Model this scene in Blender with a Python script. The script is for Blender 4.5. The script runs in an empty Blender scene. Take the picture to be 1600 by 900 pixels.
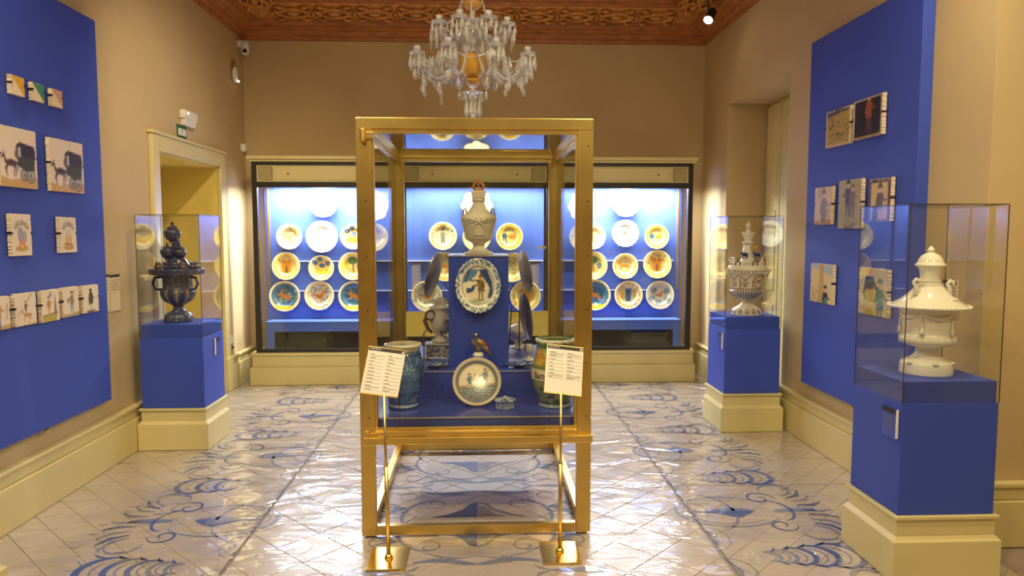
import bpy, math, random
import numpy as np
from mathutils import Vector, Matrix
sin, cos, pi = math.sin, math.cos, math.pi
random.seed(7)
SC = bpy.context.scene
COL = SC.collection

# ------------------------------------------------------------------ camera
def make_camera():
    cd = bpy.data.cameras.new('camera')
    cd.sensor_width = 36.0
    cd.lens = 36.0 * 1120.0 / 1600.0
    cd.clip_start = 0.05; cd.clip_end = 60
    cam = bpy.data.objects.new('camera', cd); COL.objects.link(cam)
    cam.location = (0, 0, 1.55)
    cam.rotation_euler = (math.radians(90 - 4.493), 0, math.radians(-2.548))
    SC.camera = cam
make_camera()

# ------------------------------------------------------------------ world
w = bpy.data.worlds.new('room_world'); SC.world = w; w.use_nodes = True
w.node_tree.nodes['Background'].inputs[0].default_value = (1.0, 0.85, 0.65, 1)
w.node_tree.nodes['Background'].inputs[1].default_value = 0.05

# ------------------------------------------------------------------ exposure and light levels
SC.view_settings.view_transform = 'Standard'
SC.view_settings.look = 'None'
SC.view_settings.gamma = 1.0
SC.view_settings.use_curve_mapping = False
SC.view_settings.exposure = 0.0
WARM = (1.0, 0.85, 0.54)
SPOT_W = 39.0          # every ceiling spotlight
CAB_W = 88.0           # the light strip of each wall cabinet
SPOTS = [  # x, y, z, aim x, aim y, aim z, factor, cone
    (-2.05, 0.6, 3.62, -1.5, 2.6, 0.0, 1.0, 140),
    (2.05, 0.6, 3.62, 1.5, 2.6, 0.0, 1.0, 140),
    (-2.05, 3.0, 3.62, -1.2, 3.7, 0.0, 0.8, 145),
    (2.05, 3.0, 3.62, 1.2, 3.7, 0.0, 0.8, 145),
    (-1.05, 1.9, 3.80, -0.4, 3.5, 0.0, 0.9, 130),
    (1.00, 1.9, 3.80, 0.4, 3.7, 0.0, 0.9, 130),
    (-0.95, 4.3, 3.75, -2.5, 6.7, 1.1, 1.0, 80),  # added lamp out of view, brightens the doorway reveal
    (2.12, 6.75, 3.50, 0.2, 4.8, 0.4, 0.7, 90),
    (0.0, -1.6, 3.80, 0.0, -1.2, 0.0, 1.0, 140),
    (0.30, 3.6, 3.80, 0.1, 7.8, 2.3, 0.38, 100),  # added lamp out of view, lifts the dark upper back wall
]
def lamp(kind, name, loc, aim, energy, color, **kw):
    ld = bpy.data.lights.new(name, kind); ld.energy = energy; ld.color = color
    for k, v in kw.items(): setattr(ld, k, v)
    o = bpy.data.objects.new(name, ld); COL.objects.link(o); o.location = loc
    d = Vector(aim) - Vector(loc)
    o.rotation_euler = d.to_track_quat('-Z', 'Y').to_euler()
    return o
for i, s in enumerate(SPOTS):
    lamp('SPOT', 'spot_beam', s[:3], s[3:6], SPOT_W * s[6] * 4, WARM, spot_size=math.radians(s[7]), spot_blend=0.9, shadow_soft_size=0.06)
CABX = [(-2.20, -0.80), (-0.74, 0.68), (0.74, 2.11)]
for i, (a, b) in enumerate(CABX):
    lamp('AREA', 'strip_beam', ((a + b) / 2, 7.42, 2.010), ((a + b) / 2, 7.42, 1.0), CAB_W * (0.5 if i == 1 else 1.0), (0.90, 0.95, 1.0), shape='RECTANGLE', size=(b - a) * 0.94, size_y=0.09)

# ------------------------------------------------------------------ materials
def lin(c): return tuple((x / 12.92 if x <= 0.04045 else ((x + 0.055) / 1.055) ** 2.4) for x in c[:3])
def rgb(r, g, b): return (r / 255., g / 255., b / 255.)
MATS = {}
def mat(name, col=None, rough=0.5, metal=0.0, noise=0.0, nscale=8.0, bump=0.0, bscale=40.0, coat=0.0, coat_r=0.05, attr=False, spec=0.5, emit=None, world=False, stretch=None):
    m = bpy.data.materials.new(name); m.use_nodes = True; nt = m.node_tree
    p = nt.nodes['Principled BSDF']; MATS[name] = m
    p.inputs['Roughness'].default_value = rough; p.inputs['Metallic'].default_value = metal
    p.inputs['Specular IOR Level'].default_value = spec
    p.inputs['Coat Weight'].default_value = coat; p.inputs['Coat Roughness'].default_value = coat_r
    co = nt.nodes.new('ShaderNodeNewGeometry').outputs['Position'] if world else nt.nodes.new('ShaderNodeTexCoord').outputs['Object']
    if stretch:
        mp = nt.nodes.new('ShaderNodeMapping'); mp.inputs['Scale'].default_value = stretch
        nt.links.new(co, mp.inputs['Vector']); co = mp.outputs['Vector']
    src = None
    if attr:
        a = nt.nodes.new('ShaderNodeAttribute'); a.attribute_name = 'Col'; src = a.outputs['Color']
    if noise > 0 or not attr:
        n = nt.nodes.new('ShaderNodeTexNoise'); n.inputs['Scale'].default_value = nscale; n.inputs['Detail'].default_value = 5
        nt.links.new(co, n.inputs['Vector'])
        mr = nt.nodes.new('ShaderNodeMapRange'); mr.inputs[1].default_value = 0.3; mr.inputs[2].default_value = 0.7
        mr.inputs[3].default_value = 1 - noise; mr.inputs[4].default_value = 1 + noise * 0.6
        nt.links.new(n.outputs['Fac'], mr.inputs[0])
        mx = nt.nodes.new('ShaderNodeVectorMath'); mx.operation = 'SCALE'
        if src is not None: nt.links.new(src, mx.inputs[0])
        else: mx.inputs[0].default_value = lin(col)
        nt.links.new(mr.outputs[0], mx.inputs['Scale']); src = mx.outputs[0]
    nt.links.new(src, p.inputs['Base Color'])
    if bump > 0:
        n2 = nt.nodes.new('ShaderNodeTexNoise'); n2.inputs['Scale'].default_value = bscale; n2.inputs['Detail'].default_value = 4
        nt.links.new(co, n2.inputs['Vector'])
        b = nt.nodes.new('ShaderNodeBump'); b.inputs['Strength'].default_value = bump; b.inputs['Distance'].default_value = 0.01
        nt.links.new(n2.outputs['Fac'], b.inputs['Height']); nt.links.new(b.outputs[0], p.inputs['Normal'])
        if coat > 0: nt.links.new(b.outputs[0], p.inputs['Coat Normal'])
    if emit:
        p.inputs['Emission Color'].default_value = (*emit[0], 1); p.inputs['Emission Strength'].default_value = emit[1]
    return m
def glass_mat(name, tint, refl=0.045):
    m = bpy.data.materials.new(name); m.use_nodes = True; nt = m.node_tree; MATS[name] = m
    nt.nodes.remove(nt.nodes['Principled BSDF']); out = nt.nodes['Material Output']
    lw = nt.nodes.new('ShaderNodeLayerWeight'); lw.inputs['Blend'].default_value = 0.5
    pw = nt.nodes.new('ShaderNodeMath'); pw.operation = 'POWER'; pw.inputs[1].default_value = 5
    nt.links.new(lw.outputs['Facing'], pw.inputs[0])
    ma = nt.nodes.new('ShaderNodeMath'); ma.operation = 'MULTIPLY_ADD'; ma.inputs[1].default_value = 1 - refl; ma.inputs[2].default_value = refl
    nt.links.new(pw.outputs[0], ma.inputs[0])
    t = nt.nodes.new('ShaderNodeBsdfTransparent'); t.inputs[0].default_value = (*tint, 1)
    g = nt.nodes.new('ShaderNodeBsdfGlossy'); g.inputs['Roughness'].default_value = 0.0
    mx = nt.nodes.new('ShaderNodeMixShader')
    nt.links.new(ma.outputs[0], mx.inputs[0]); nt.links.new(t.outputs[0], mx.inputs[1]); nt.links.new(g.outputs[0], mx.inputs[2])
    nt.links.new(mx.outputs[0], out.inputs[0])
    return m
def crystal_mat(name, col, rough=0.02):
    m = bpy.data.materials.new(name); m.use_nodes = True; nt = m.node_tree; MATS[name] = m
    p = nt.nodes['Principled BSDF']; p.inputs['Base Color'].default_value = (*col, 1)
    p.inputs['Transmission Weight'].default_value = 0.7; p.inputs['Roughness'].default_value = 0.02
    p.inputs['IOR'].default_value = 1.6; p.inputs['Specular IOR Level'].default_value = 1.0
    p.inputs['Coat Weight'].default_value = 0.6; p.inputs['Coat Roughness'].default_value = 0.0
    return m
wallM = mat('wall_plaster', rgb(198, 173, 128), 0.85, noise=0.07, nscale=1.3, bump=0.04, bscale=60)
creamM = mat('cream_paint', rgb(214, 198, 140), 0.42, noise=0.04, nscale=2.5)
jambM = mat('yellow_cream_paint', rgb(220, 196, 104), 0.5, noise=0.03, nscale=2)
blueM = mat('blue_paint', rgb(52, 76, 180), 0.62, noise=0.05, nscale=2.0, bump=0.02, bscale=120)
blueGloss = mat('blue_lacquer', rgb(52, 78, 186), 0.28, noise=0.03, nscale=3)
woodM = mat('carved_wood', rgb(176, 108, 58), 0.38, noise=0.3, nscale=9, bump=0.15, bscale=30, stretch=(1, 1, 3))
goldwoodM = mat('gilded_carved_wood', rgb(206, 142, 74), 0.36, noise=0.35, nscale=14, bump=0.3, bscale=45)
brassM = mat('brass', rgb(240, 208, 122), 0.31, 1.0, noise=0.16, nscale=5, bump=0.012, bscale=25)
brassPol = mat('polished_brass', rgb(246, 208, 104), 0.24, 1.0, noise=0.06, nscale=6)
darkM = mat('black_metal', rgb(44, 38, 34), 0.4, noise=0.05)
ironM = mat('dark_iron_wire', rgb(50, 44, 42), 0.45, 0.6)
boardM = mat('cabinet_blue', rgb(72, 100, 190), 0.5, noise=0.03, nscale=3)
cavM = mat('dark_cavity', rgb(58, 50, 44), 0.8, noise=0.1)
whiteM = mat('white_plastic', rgb(232, 228, 220), 0.4)
paperM = mat('printed_card', rgb(222, 214, 198), 0.6, noise=0.01)
inkM = mat('black_ink', rgb(38, 30, 26), 0.6)
greyink = mat('grey_ink', rgb(120, 112, 104), 0.7)
greenM = mat('exit_green', rgb(20, 96, 50), 0.5)
glazeM = mat('painted_glaze', None, 0.26, attr=True, coat=0.4, coat_r=0.08)
tilePic = mat('painted_tile_face', None, 0.5, attr=True, spec=0.25)
clayM = mat('fired_clay_edge', rgb(212, 190, 160), 0.85, noise=0.04, nscale=30, bump=0.1, bscale=60)
greyGlaze = mat('grey_white_glaze', rgb(226, 218, 200), 0.13, noise=0.05, nscale=9, coat=0.5)
whiteGlaze = mat('white_glaze', rgb(238, 232, 216), 0.16, noise=0.02, nscale=9, coat=0.6)
clockM = mat('dial_white', rgb(236, 234, 228), 0.3)
bronzeM = mat('brown_glaze', rgb(120, 96, 66), 0.3, noise=0.2, nscale=20, coat=0.4)
greyDish = mat('grey_dish_back', rgb(166, 158, 152), 0.3, noise=0.1, nscale=8, coat=0.4)
navyGlaze = mat('navy_glaze', rgb(30, 46, 104), 0.2, noise=0.3, nscale=30, coat=0.5)
caseGlass = glass_mat('tinted_case_glass', (0.935, 0.935, 0.89), 0.042)
clearGlass = glass_mat('clear_glass', (0.985, 0.985, 0.975), 0.035)
hoodGlass = glass_mat('hood_glass', (0.975, 0.975, 0.95), 0.032)
crystalM = crystal_mat('crystal', (0.98, 0.97, 0.95))
amberM = crystal_mat('amber_glass', (0.92, 0.48, 0.06))
MATS['amber_glass'].node_tree.nodes['Principled BSDF'].inputs['Transmission Weight'].default_value = 0.35
groutM = mat('floor_grout', rgb(146, 128, 112), 0.7, noise=0.1, world=True)

def floor_mat(name, col, noise=0.08):
    """glazed tile under a wavy clear protective film: the film is the coat"""
    m = mat(name, col, 0.30, noise=noise, nscale=1.6, coat=0.0, world=True)
    nt = m.node_tree; p = nt.nodes['Principled BSDF']
    co = nt.nodes.new('ShaderNodeNewGeometry').outputs['Position']
    mp = nt.nodes.new('ShaderNodeMapping'); mp.inputs['Scale'].default_value = (2.2, 4.0, 1.0); mp.inputs['Rotation'].default_value = (0, 0, 0.25)
    nt.links.new(co, mp.inputs['Vector'])
    n = nt.nodes.new('ShaderNodeTexNoise'); n.inputs['Scale'].default_value = 1.3; n.inputs['Detail'].default_value = 2.5; n.inputs['Roughness'].default_value = 0.5
    n.inputs['Distortion'].default_value = 0.8
    nt.links.new(mp.outputs[0], n.inputs['Vector'])
    b = nt.nodes.new('ShaderNodeBump'); b.inputs['Strength'].default_value = 1.0; b.inputs['Distance'].default_value = 0.030
    nt.links.new(n.outputs['Fac'], b.inputs['Height'])
    mp2 = nt.nodes.new('ShaderNodeMapping'); mp2.inputs['Scale'].default_value = (1.6, 7.0, 1.0); mp2.inputs['Rotation'].default_value = (0, 0, -0.35)
    nt.links.new(co, mp2.inputs['Vector'])
    v = nt.nodes.new('ShaderNodeTexNoise'); v.noise_type = 'RIDGED_MULTIFRACTAL'; v.inputs['Scale'].default_value = 1.3; v.inputs['Detail'].default_value = 2.0
    nt.links.new(mp2.outputs[0], v.inputs['Vector'])
    b2 = nt.nodes.new('ShaderNodeBump'); b2.inputs['Strength'].default_value = 0.5; b2.inputs['Distance'].default_value = 0.007
    nt.links.new(v.outputs['Fac'], b2.inputs['Height']); nt.links.new(b.outputs[0], b2.inputs['Normal'])
    nt.links.new(b2.outputs[0], p.inputs['Coat Normal'])
    p.inputs['Coat Weight'].default_value = 1.0; p.inputs['Coat Roughness'].default_value = 0.04
    p.inputs['Coat IOR'].default_value = 1.85
    return m
floorM = floor_mat('floor_tile_glaze', rgb(180, 166, 154))
fdark = floor_mat('floor_paint_dark_blue', rgb(74, 94, 148), 0.35)
fmid = floor_mat('floor_paint_grey_blue', rgb(118, 126, 152), 0.35)
dryM = mat('bare_floor_tile_glaze', rgb(204, 186, 166), 0.36, noise=0.08, nscale=1.6, world=True, spec=0.4)
bdark = mat('bare_paint_dark_blue', rgb(58, 74, 128), 0.4, noise=0.2, world=True, spec=0.4)
bmid = mat('bare_paint_grey_blue', rgb(110, 114, 134), 0.4, noise=0.2, world=True, spec=0.4)
bgrey = mat('bare_paint_slate', rgb(132, 122, 122), 0.4, noise=0.2, world=True, spec=0.4)
fgrey = floor_mat('floor_paint_slate', rgb(136, 130, 132), 0.3)

# ------------------------------------------------------------------ object helpers
def wloc(o):
    v = Vector((0, 0, 0))
    while o is not None:
        v += o.location; o = o.parent
    return v
def tag(o, label=None, cat=None, group=None, kind=None):
    if label: o['label'] = label
    if cat: o['category'] = cat
    if group: o['group'] = group
    if kind: o['kind'] = kind
    return o
def thing(name, label, cat, loc=(0, 0, 0), group=None, rot=None):
    o = bpy.data.objects.new(name, None); COL.objects.link(o); o.location = loc
    o.empty_display_size = 0.05
    if rot: o.rotation_euler = rot
    return tag(o, label, cat, group)
class MB:
    def __init__(s): s.v = []; s.f = []; s.c = None
    def add(s, vs, fs):
        n = len(s.v); s.v += [tuple(x) for x in vs]; s.f += [tuple(i + n for i in f) for f in fs]; return s
    def box(s, x0, x1, y0, y1, z0, z1):
        vs = [(x, y, z) for z in (z0, z1) for y in (y0, y1) for x in (x0, x1)]
        return s.add(vs, [(0, 2, 3, 1), (4, 5, 7, 6), (0, 1, 5, 4), (2, 6, 7, 3), (0, 4, 6, 2), (1, 3, 7, 5)])
    def frustum(s, b0, b1, z0, z1):
        """b = (x0,x1,y0,y1) at z0 and at z1"""
        vs = [(x, y, z) for b, z in ((b0, z0), (b1, z1)) for y in b[2:] for x in b[:2]]
        return s.add(vs, [(0, 2, 3, 1), (4, 5, 7, 6), (0, 1, 5, 4), (2, 6, 7, 3), (0, 4, 6, 2), (1, 3, 7, 5)])
    def lathe(s, prof, seg=32, c=(0, 0, 0), sx=1, sy=1, lobes=None, flute=None, caps=True):
        n = len(s.v)
        for i, (r, z) in enumerate(prof):
            for j in range(seg):
                t = 2 * pi * j / seg; rr = r
                if flute and flute[0] <= i <= flute[1]: rr = r * (1 + flute[3] * abs(sin(flute[2] * t / 2)))
                if lobes: rr = rr * (1 + lobes[1] * cos(lobes[0] * t) * min(1, r / max(1e-6, prof[-1][0])) ** 3)
                s.v.append((c[0] + rr * cos(t) * sx, c[1] + rr * sin(t) * sy, c[2] + z))
        for i in range(len(prof) - 1):
            for j in range(seg):
                a = n + i * seg + j; b = n + i * seg + (j + 1) % seg
                s.f.append((a, b, b + seg, a + seg))
        if caps:
            s.f.append(tuple(n + j for j in range(seg - 1, -1, -1)))
            s.f.append(tuple(n + (len(prof) - 1) * seg + j for j in range(seg)))
        return s
    def ball(s, c, r, seg=10, rings=6, sc=(1, 1, 1)):
        prof = [(max(1e-4, r * sin(pi * i / rings)), -r * cos(pi * i / rings)) for i in range(rings + 1)]
        n = len(s.v)
        for (rr, z) in prof:
            for j in range(seg):
                t = 2 * pi * j / seg; s.v.append((c[0] + rr * cos(t) * sc[0], c[1] + rr * sin(t) * sc[1], c[2] + z * sc[2]))
        for i in range(rings):
            for j in range(seg):
                a = n + i * seg + j; b = n + i * seg + (j + 1) % seg; s.f.append((a, b, b + seg, a + seg))
        return s
    def tube(s, pts, r, seg=8, closed=False):
        pts = [Vector(p) for p in pts]; m = len(pts); n = len(s.v)
        rs = r if isinstance(r, (list, tuple)) else [r] * m
        up = Vector((0, 0, 1)); prev = None
        for i, p in enumerate(pts):
            if closed: d = pts[(i + 1) % m] - pts[i - 1]
            else: d = pts[min(i + 1, m - 1)] - pts[max(i - 1, 0)]
            d.normalize()
            if prev is None:
                a = up if abs(d.z) < 0.9 else Vector((1, 0, 0)); u = d.cross(a).normalized()
            else:
                u = (prev - d * prev.dot(d)).normalized()
            prev = u; v = d.cross(u)
            for j in range(seg):
                t = 2 * pi * j / seg; q = p + (u * cos(t) + v * sin(t)) * rs[i]; s.v.append(tuple(q))
        for i in range(m if closed else m - 1):
            for j in range(seg):
                a = n + i * seg + j; b = n + i * seg + (j + 1) % seg; k = ((i + 1) % m) * seg - i * seg
                s.f.append((a, b, b + k, a + k))
        if not closed:
            s.f.append(tuple(n + j for j in range(seg - 1, -1, -1))); s.f.append(tuple(n + (m - 1) * seg + j for j in range(seg)))
        return s
    def poly(s, pts, z0, z1):
        m = len(pts); n = len(s.v)
        s.v += [(p[0], p[1], z0) for p in pts] + [(p[0], p[1], z1) for p in pts]
        s.f.append(tuple(n + i for i in range(m - 1, -1, -1))); s.f.append(tuple(n + m + i for i in range(m)))
        for i in range(m):
            j = (i + 1) % m; s.f.append((n + i, n + j, n + m + j, n + m + i))
        return s
    def map(s, fn): s.v = [tuple(fn(*p)) for p in s.v]; return s
    def build(s, name, m, parent=None, smooth=False, bevel=0, label=None, kind=None, local=False, loc=None):
        me = bpy.data.meshes.new(name); vs = s.v
        if parent is not None and not local:
            L = wloc(parent); vs = [(x - L.x, y - L.y, z - L.z) for x, y, z in vs]
        me.from_pydata(vs, [], s.f); me.materials.append(m)
        if smooth: me.polygons.foreach_set('use_smooth', [True] * len(me.polygons))
        if s.c is not None:
            a = me.color_attributes.new('Col', 'FLOAT_COLOR', 'POINT')
            arr = np.ones((len(vs), 4), dtype=np.float32); arr[:, :3] = s.c; a.data.foreach_set('color', arr.ravel())
        me.update()
        o = bpy.data.objects.new(name, me); COL.objects.link(o)
        if parent is not None: o.parent = parent
        if loc is not None: o.location = loc
        if bevel:
            b = o.modifiers.new('bevel', 'BEVEL'); b.width = bevel; b.segments = 2; b.limit_method = 'ANGLE'
        if label: o['label'] = label
        if kind: o['kind'] = kind
        return o
def B(*a): return MB().box(*a)
def smoothprof(p, n=4):
    """Catmull-Rom through profile points, (r, z)"""
    out = []
    for i in range(len(p) - 1):
        a = p[max(i - 1, 0)]; b = p[i]; c = p[i + 1]; d = p[min(i + 2, len(p) - 1)]
        for k in range(n):
            t = k / n
            q = [0.5 * (2 * b[j] + (c[j] - a[j]) * t + (2 * a[j] - 5 * b[j] + 4 * c[j] - d[j]) * t * t + (-a[j] + 3 * b[j] - 3 * c[j] + d[j]) * t ** 3) for j in (0, 1)]
            out.append((max(q[0], 0.0008), q[1]))
    out.append(p[-1]); return out
def text_mb(s, size=1.0, extrude=0.0, align='CENTER'):
    cu = bpy.data.curves.new('lettering', 'FONT'); cu.body = s; cu.size = size; cu.extrude = extrude
    cu.align_x = align; cu.align_y = 'CENTER'; cu.resolution_u = 3
    o = bpy.data.objects.new('lettering', cu); COL.objects.link(o)
    bpy.context.view_layer.update()
    me = bpy.data.meshes.new_from_object(o.evaluated_get(bpy.context.evaluated_depsgraph_get()))
    mb = MB().add([tuple(v.co) for v in me.vertices], [tuple(p.vertices) for p in me.polygons])
    bpy.data.objects.remove(o); bpy.data.curves.remove(cu); bpy.data.meshes.remove(me)
    return mb

# ------------------------------------------------------------------ painter: brush strokes evaluated on mesh vertices
class Cv:
    def __init__(s, u, v, bg, aa=0.03):
        s.u = np.asarray(u, float); s.v = np.asarray(v, float); s.aa = aa
        s.c = np.tile(np.array(bg, float), (len(s.u), 1))
    def mix(s, d, col, al=1.0):
        """d: signed distance, inside negative"""
        a = np.clip(0.5 - d / s.aa, 0, 1)[:, None] * al
        s.c = s.c * (1 - a) + np.array(col, float) * a; return s
    def ell(s, x, y, rx, ry, col, rot=0, al=1.0):
        c, n = cos(rot), sin(rot); a = (s.u - x) * c + (s.v - y) * n; b = -(s.u - x) * n + (s.v - y) * c
        q = np.sqrt((a / rx) ** 2 + (b / ry) ** 2); return s.mix((q - 1) * min(rx, ry), col, al)
    def ring(s, x, y, r, w, col, al=1.0, ry=None):
        ry = ry or r; q = np.sqrt(((s.u - x) / r) ** 2 + ((s.v - y) / ry) ** 2); return s.mix(abs(q - 1) * min(r, ry) - w / 2, col, al)
    def line(s, pts, w, col, al=1.0):
        d = np.full(len(s.u), 1e9)
        ws = w if isinstance(w, (list, tuple)) else [w] * len(pts)
        for i in range(len(pts) - 1):
            ax, ay = pts[i]; bx, by = pts[i + 1]; L = (bx - ax) ** 2 + (by - ay) ** 2 + 1e-12
            t = np.clip(((s.u - ax) * (bx - ax) + (s.v - ay) * (by - ay)) / L, 0, 1)
            dd = np.hypot(s.u - ax - t * (bx - ax), s.v - ay - t * (by - ay)) - (ws[i] * (1 - t) + ws[i + 1] * t) / 2
            d = np.minimum(d, dd)
        return s.mix(d, col, al)
    def poly(s, pts, col, al=1.0):
        ins = np.zeros(len(s.u), bool); d = np.full(len(s.u), 1e9); n = len(pts)
        for i in range(n):
            ax, ay = pts[i]; bx, by = pts[(i + 1) % n]
            c = ((ay > s.v) != (by > s.v)) & (s.u < (bx - ax) * (s.v - ay) / ((by - ay) or 1e-9) + ax); ins ^= c
            L = (bx - ax) ** 2 + (by - ay) ** 2 + 1e-12
            t = np.clip(((s.u - ax) * (bx - ax) + (s.v - ay) * (by - ay)) / L, 0, 1)
            d = np.minimum(d, np.hypot(s.u - ax - t * (bx - ax), s.v - ay - t * (by - ay)))
        return s.mix(np.where(ins, -d, d), col, al)
    def spiral(s, x, y, r, turns, w, col, a0=0, sgn=1):
        n = int(10 * turns) + 4
        return s.line([(x + r * (1 - 0.85 * k / n) * cos(a0 + sgn * 2 * pi * turns * k / n), y + r * (1 - 0.85 * k / n) * sin(a0 + sgn * 2 * pi * turns * k / n)) for k in range(n)], w, col)
    def lin(s): 
        c = np.clip(s.c, 0, 1); return np.where(c <= 0.04045, c / 12.92, ((c + 0.055) / 1.055) ** 2.4)
# palette (sRGB)
CRE = rgb(242, 228, 196); YEL = rgb(232, 182, 52); ORA = rgb(214, 128, 34); GRN = rgb(84, 122, 70); BLU = rgb(52, 78, 132)
TEA = rgb(62, 104, 122); BRN = rgb(120, 78, 40); BLK = rgb(46, 40, 42); SKY = rgb(92, 134, 186); WHT = rgb(248, 244, 234); PUR = rgb(110, 92, 128)
OCH = rgb(206, 164, 84); DBL = rgb(36, 58, 118); PNK = rgb(214, 160, 130); DGR = rgb(52, 66, 44)

def horse(c, x, y, s, col, f=1):
    P = lambda pts: [(x + f * a * s, y + b * s) for a, b in pts]
    c.ell(x, y, 0.42 * s, 0.19 * s, col)
    c.poly(P([(0.28, 0.02), (0.42, 0.14), (0.60, 0.52), (0.80, 0.34), (0.84, 0.24), (0.72, 0.24), (0.62, 0.28), (0.52, -0.08)]), col)
    c.poly(P([(0.58, 0.50), (0.62, 0.62), (0.68, 0.46)]), col)
    for pts in ([(0.34, -0.1), (0.42, -0.42), (0.38, -0.72)], [(0.26, -0.1), (0.52, -0.30), (0.44, -0.52)], [(-0.34, -0.06), (-0.44, -0.42), (-0.36, -0.74)], [(-0.24, -0.1), (-0.26, -0.42), (-0.20, -0.74)]):
        c.line(P(pts), [0.13 * s, 0.07 * s, 0.05 * s], col)
    c.line(P([(-0.4, 0.08), (-0.56, 0), (-0.6, -0.4)]), [0.08 * s, 0.09 * s, 0.03 * s], BLK)
    return c
def person(c, x, y, s, coat, legs=BLK, hat=BLK, arm=1, head=PNK):
    """y is the feet, s the height"""
    P = lambda pts: [(x + a * s, y + b * s) for a, b in pts]
    c.line(P([(-0.05, 0.42), (-0.07, 0.2), (-0.08, 0.02)]), [0.1 * s, 0.07 * s, 0.05 * s], legs)
    c.line(P([(0.05, 0.42), (0.07, 0.2), (0.09, 0.02)]), [0.1 * s, 0.07 * s, 0.05 * s], legs)
    c.poly(P([(-0.11, 0.78), (0.11, 0.78), (0.15, 0.36), (-0.15, 0.36)]), coat)
    c.line(P([(0.1 * arm, 0.74), (0.2 * arm, 0.58), (0.3 * arm, 0.6)]), [0.07 * s, 0.05 * s, 0.04 * s], coat)
    c.line(P([(-0.1 * arm, 0.74), (-0.17 * arm, 0.5)]), 0.06 * s, coat)
    c.ell(x, y + 0.86 * s, 0.065 * s, 0.08 * s, head)
    c.poly(P([(-0.13, 0.9), (0.13, 0.9), (0.06, 1.0), (-0.06, 1.0)]), hat)
    return c
def bird(c, x, y, s, col, f=1):
    P = lambda pts: [(x + f * a * s, y + b * s) for a, b in pts]
    c.poly(P([(-0.7, 0.25), (-0.3, 0.1), (0.1, 0.2), (0.35, 0.6), (0.55, 0.62), (0.72, 0.5), (0.52, 0.42), (0.5, 0.1), (0.3, -0.3), (-0.05, -0.38), (-0.4, -0.2)]), col)
    c.line(P([(0.05, -0.3), (0.08, -0.7)]), 0.08 * s, col); c.line(P([(0.2, -0.3), (0.26, -0.7)]), 0.08 * s, col)
    c.line(P([(-0.4, 0.0), (0.1, -0.12), (0.3, 0.05)]), 0.06 * s, BRN)
    return c
def hare(c, x, y, s, col, f=1):
    P = lambda pts: [(x + f * a * s, y + b * s) for a, b in pts]
    c.ell(x, y, 0.5 * s, 0.28 * s, col, 0.25 * f); c.ell(x + f * 0.5 * s, y + 0.26 * s, 0.2 * s, 0.16 * s, col)
    c.line(P([(0.45, 0.35), (0.25, 0.72)]), 0.11 * s, col); c.line(P([(0.52, 0.38), (0.42, 0.76)]), 0.1 * s, col)
    c.line(P([(0.3, -0.1), (0.62, -0.3), (0.8, -0.28)]), 0.12 * s, col); c.line(P([(-0.4, -0.1), (-0.62, -0.36), (-0.3, -0.42)]), 0.14 * s, col)
    return c
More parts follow.
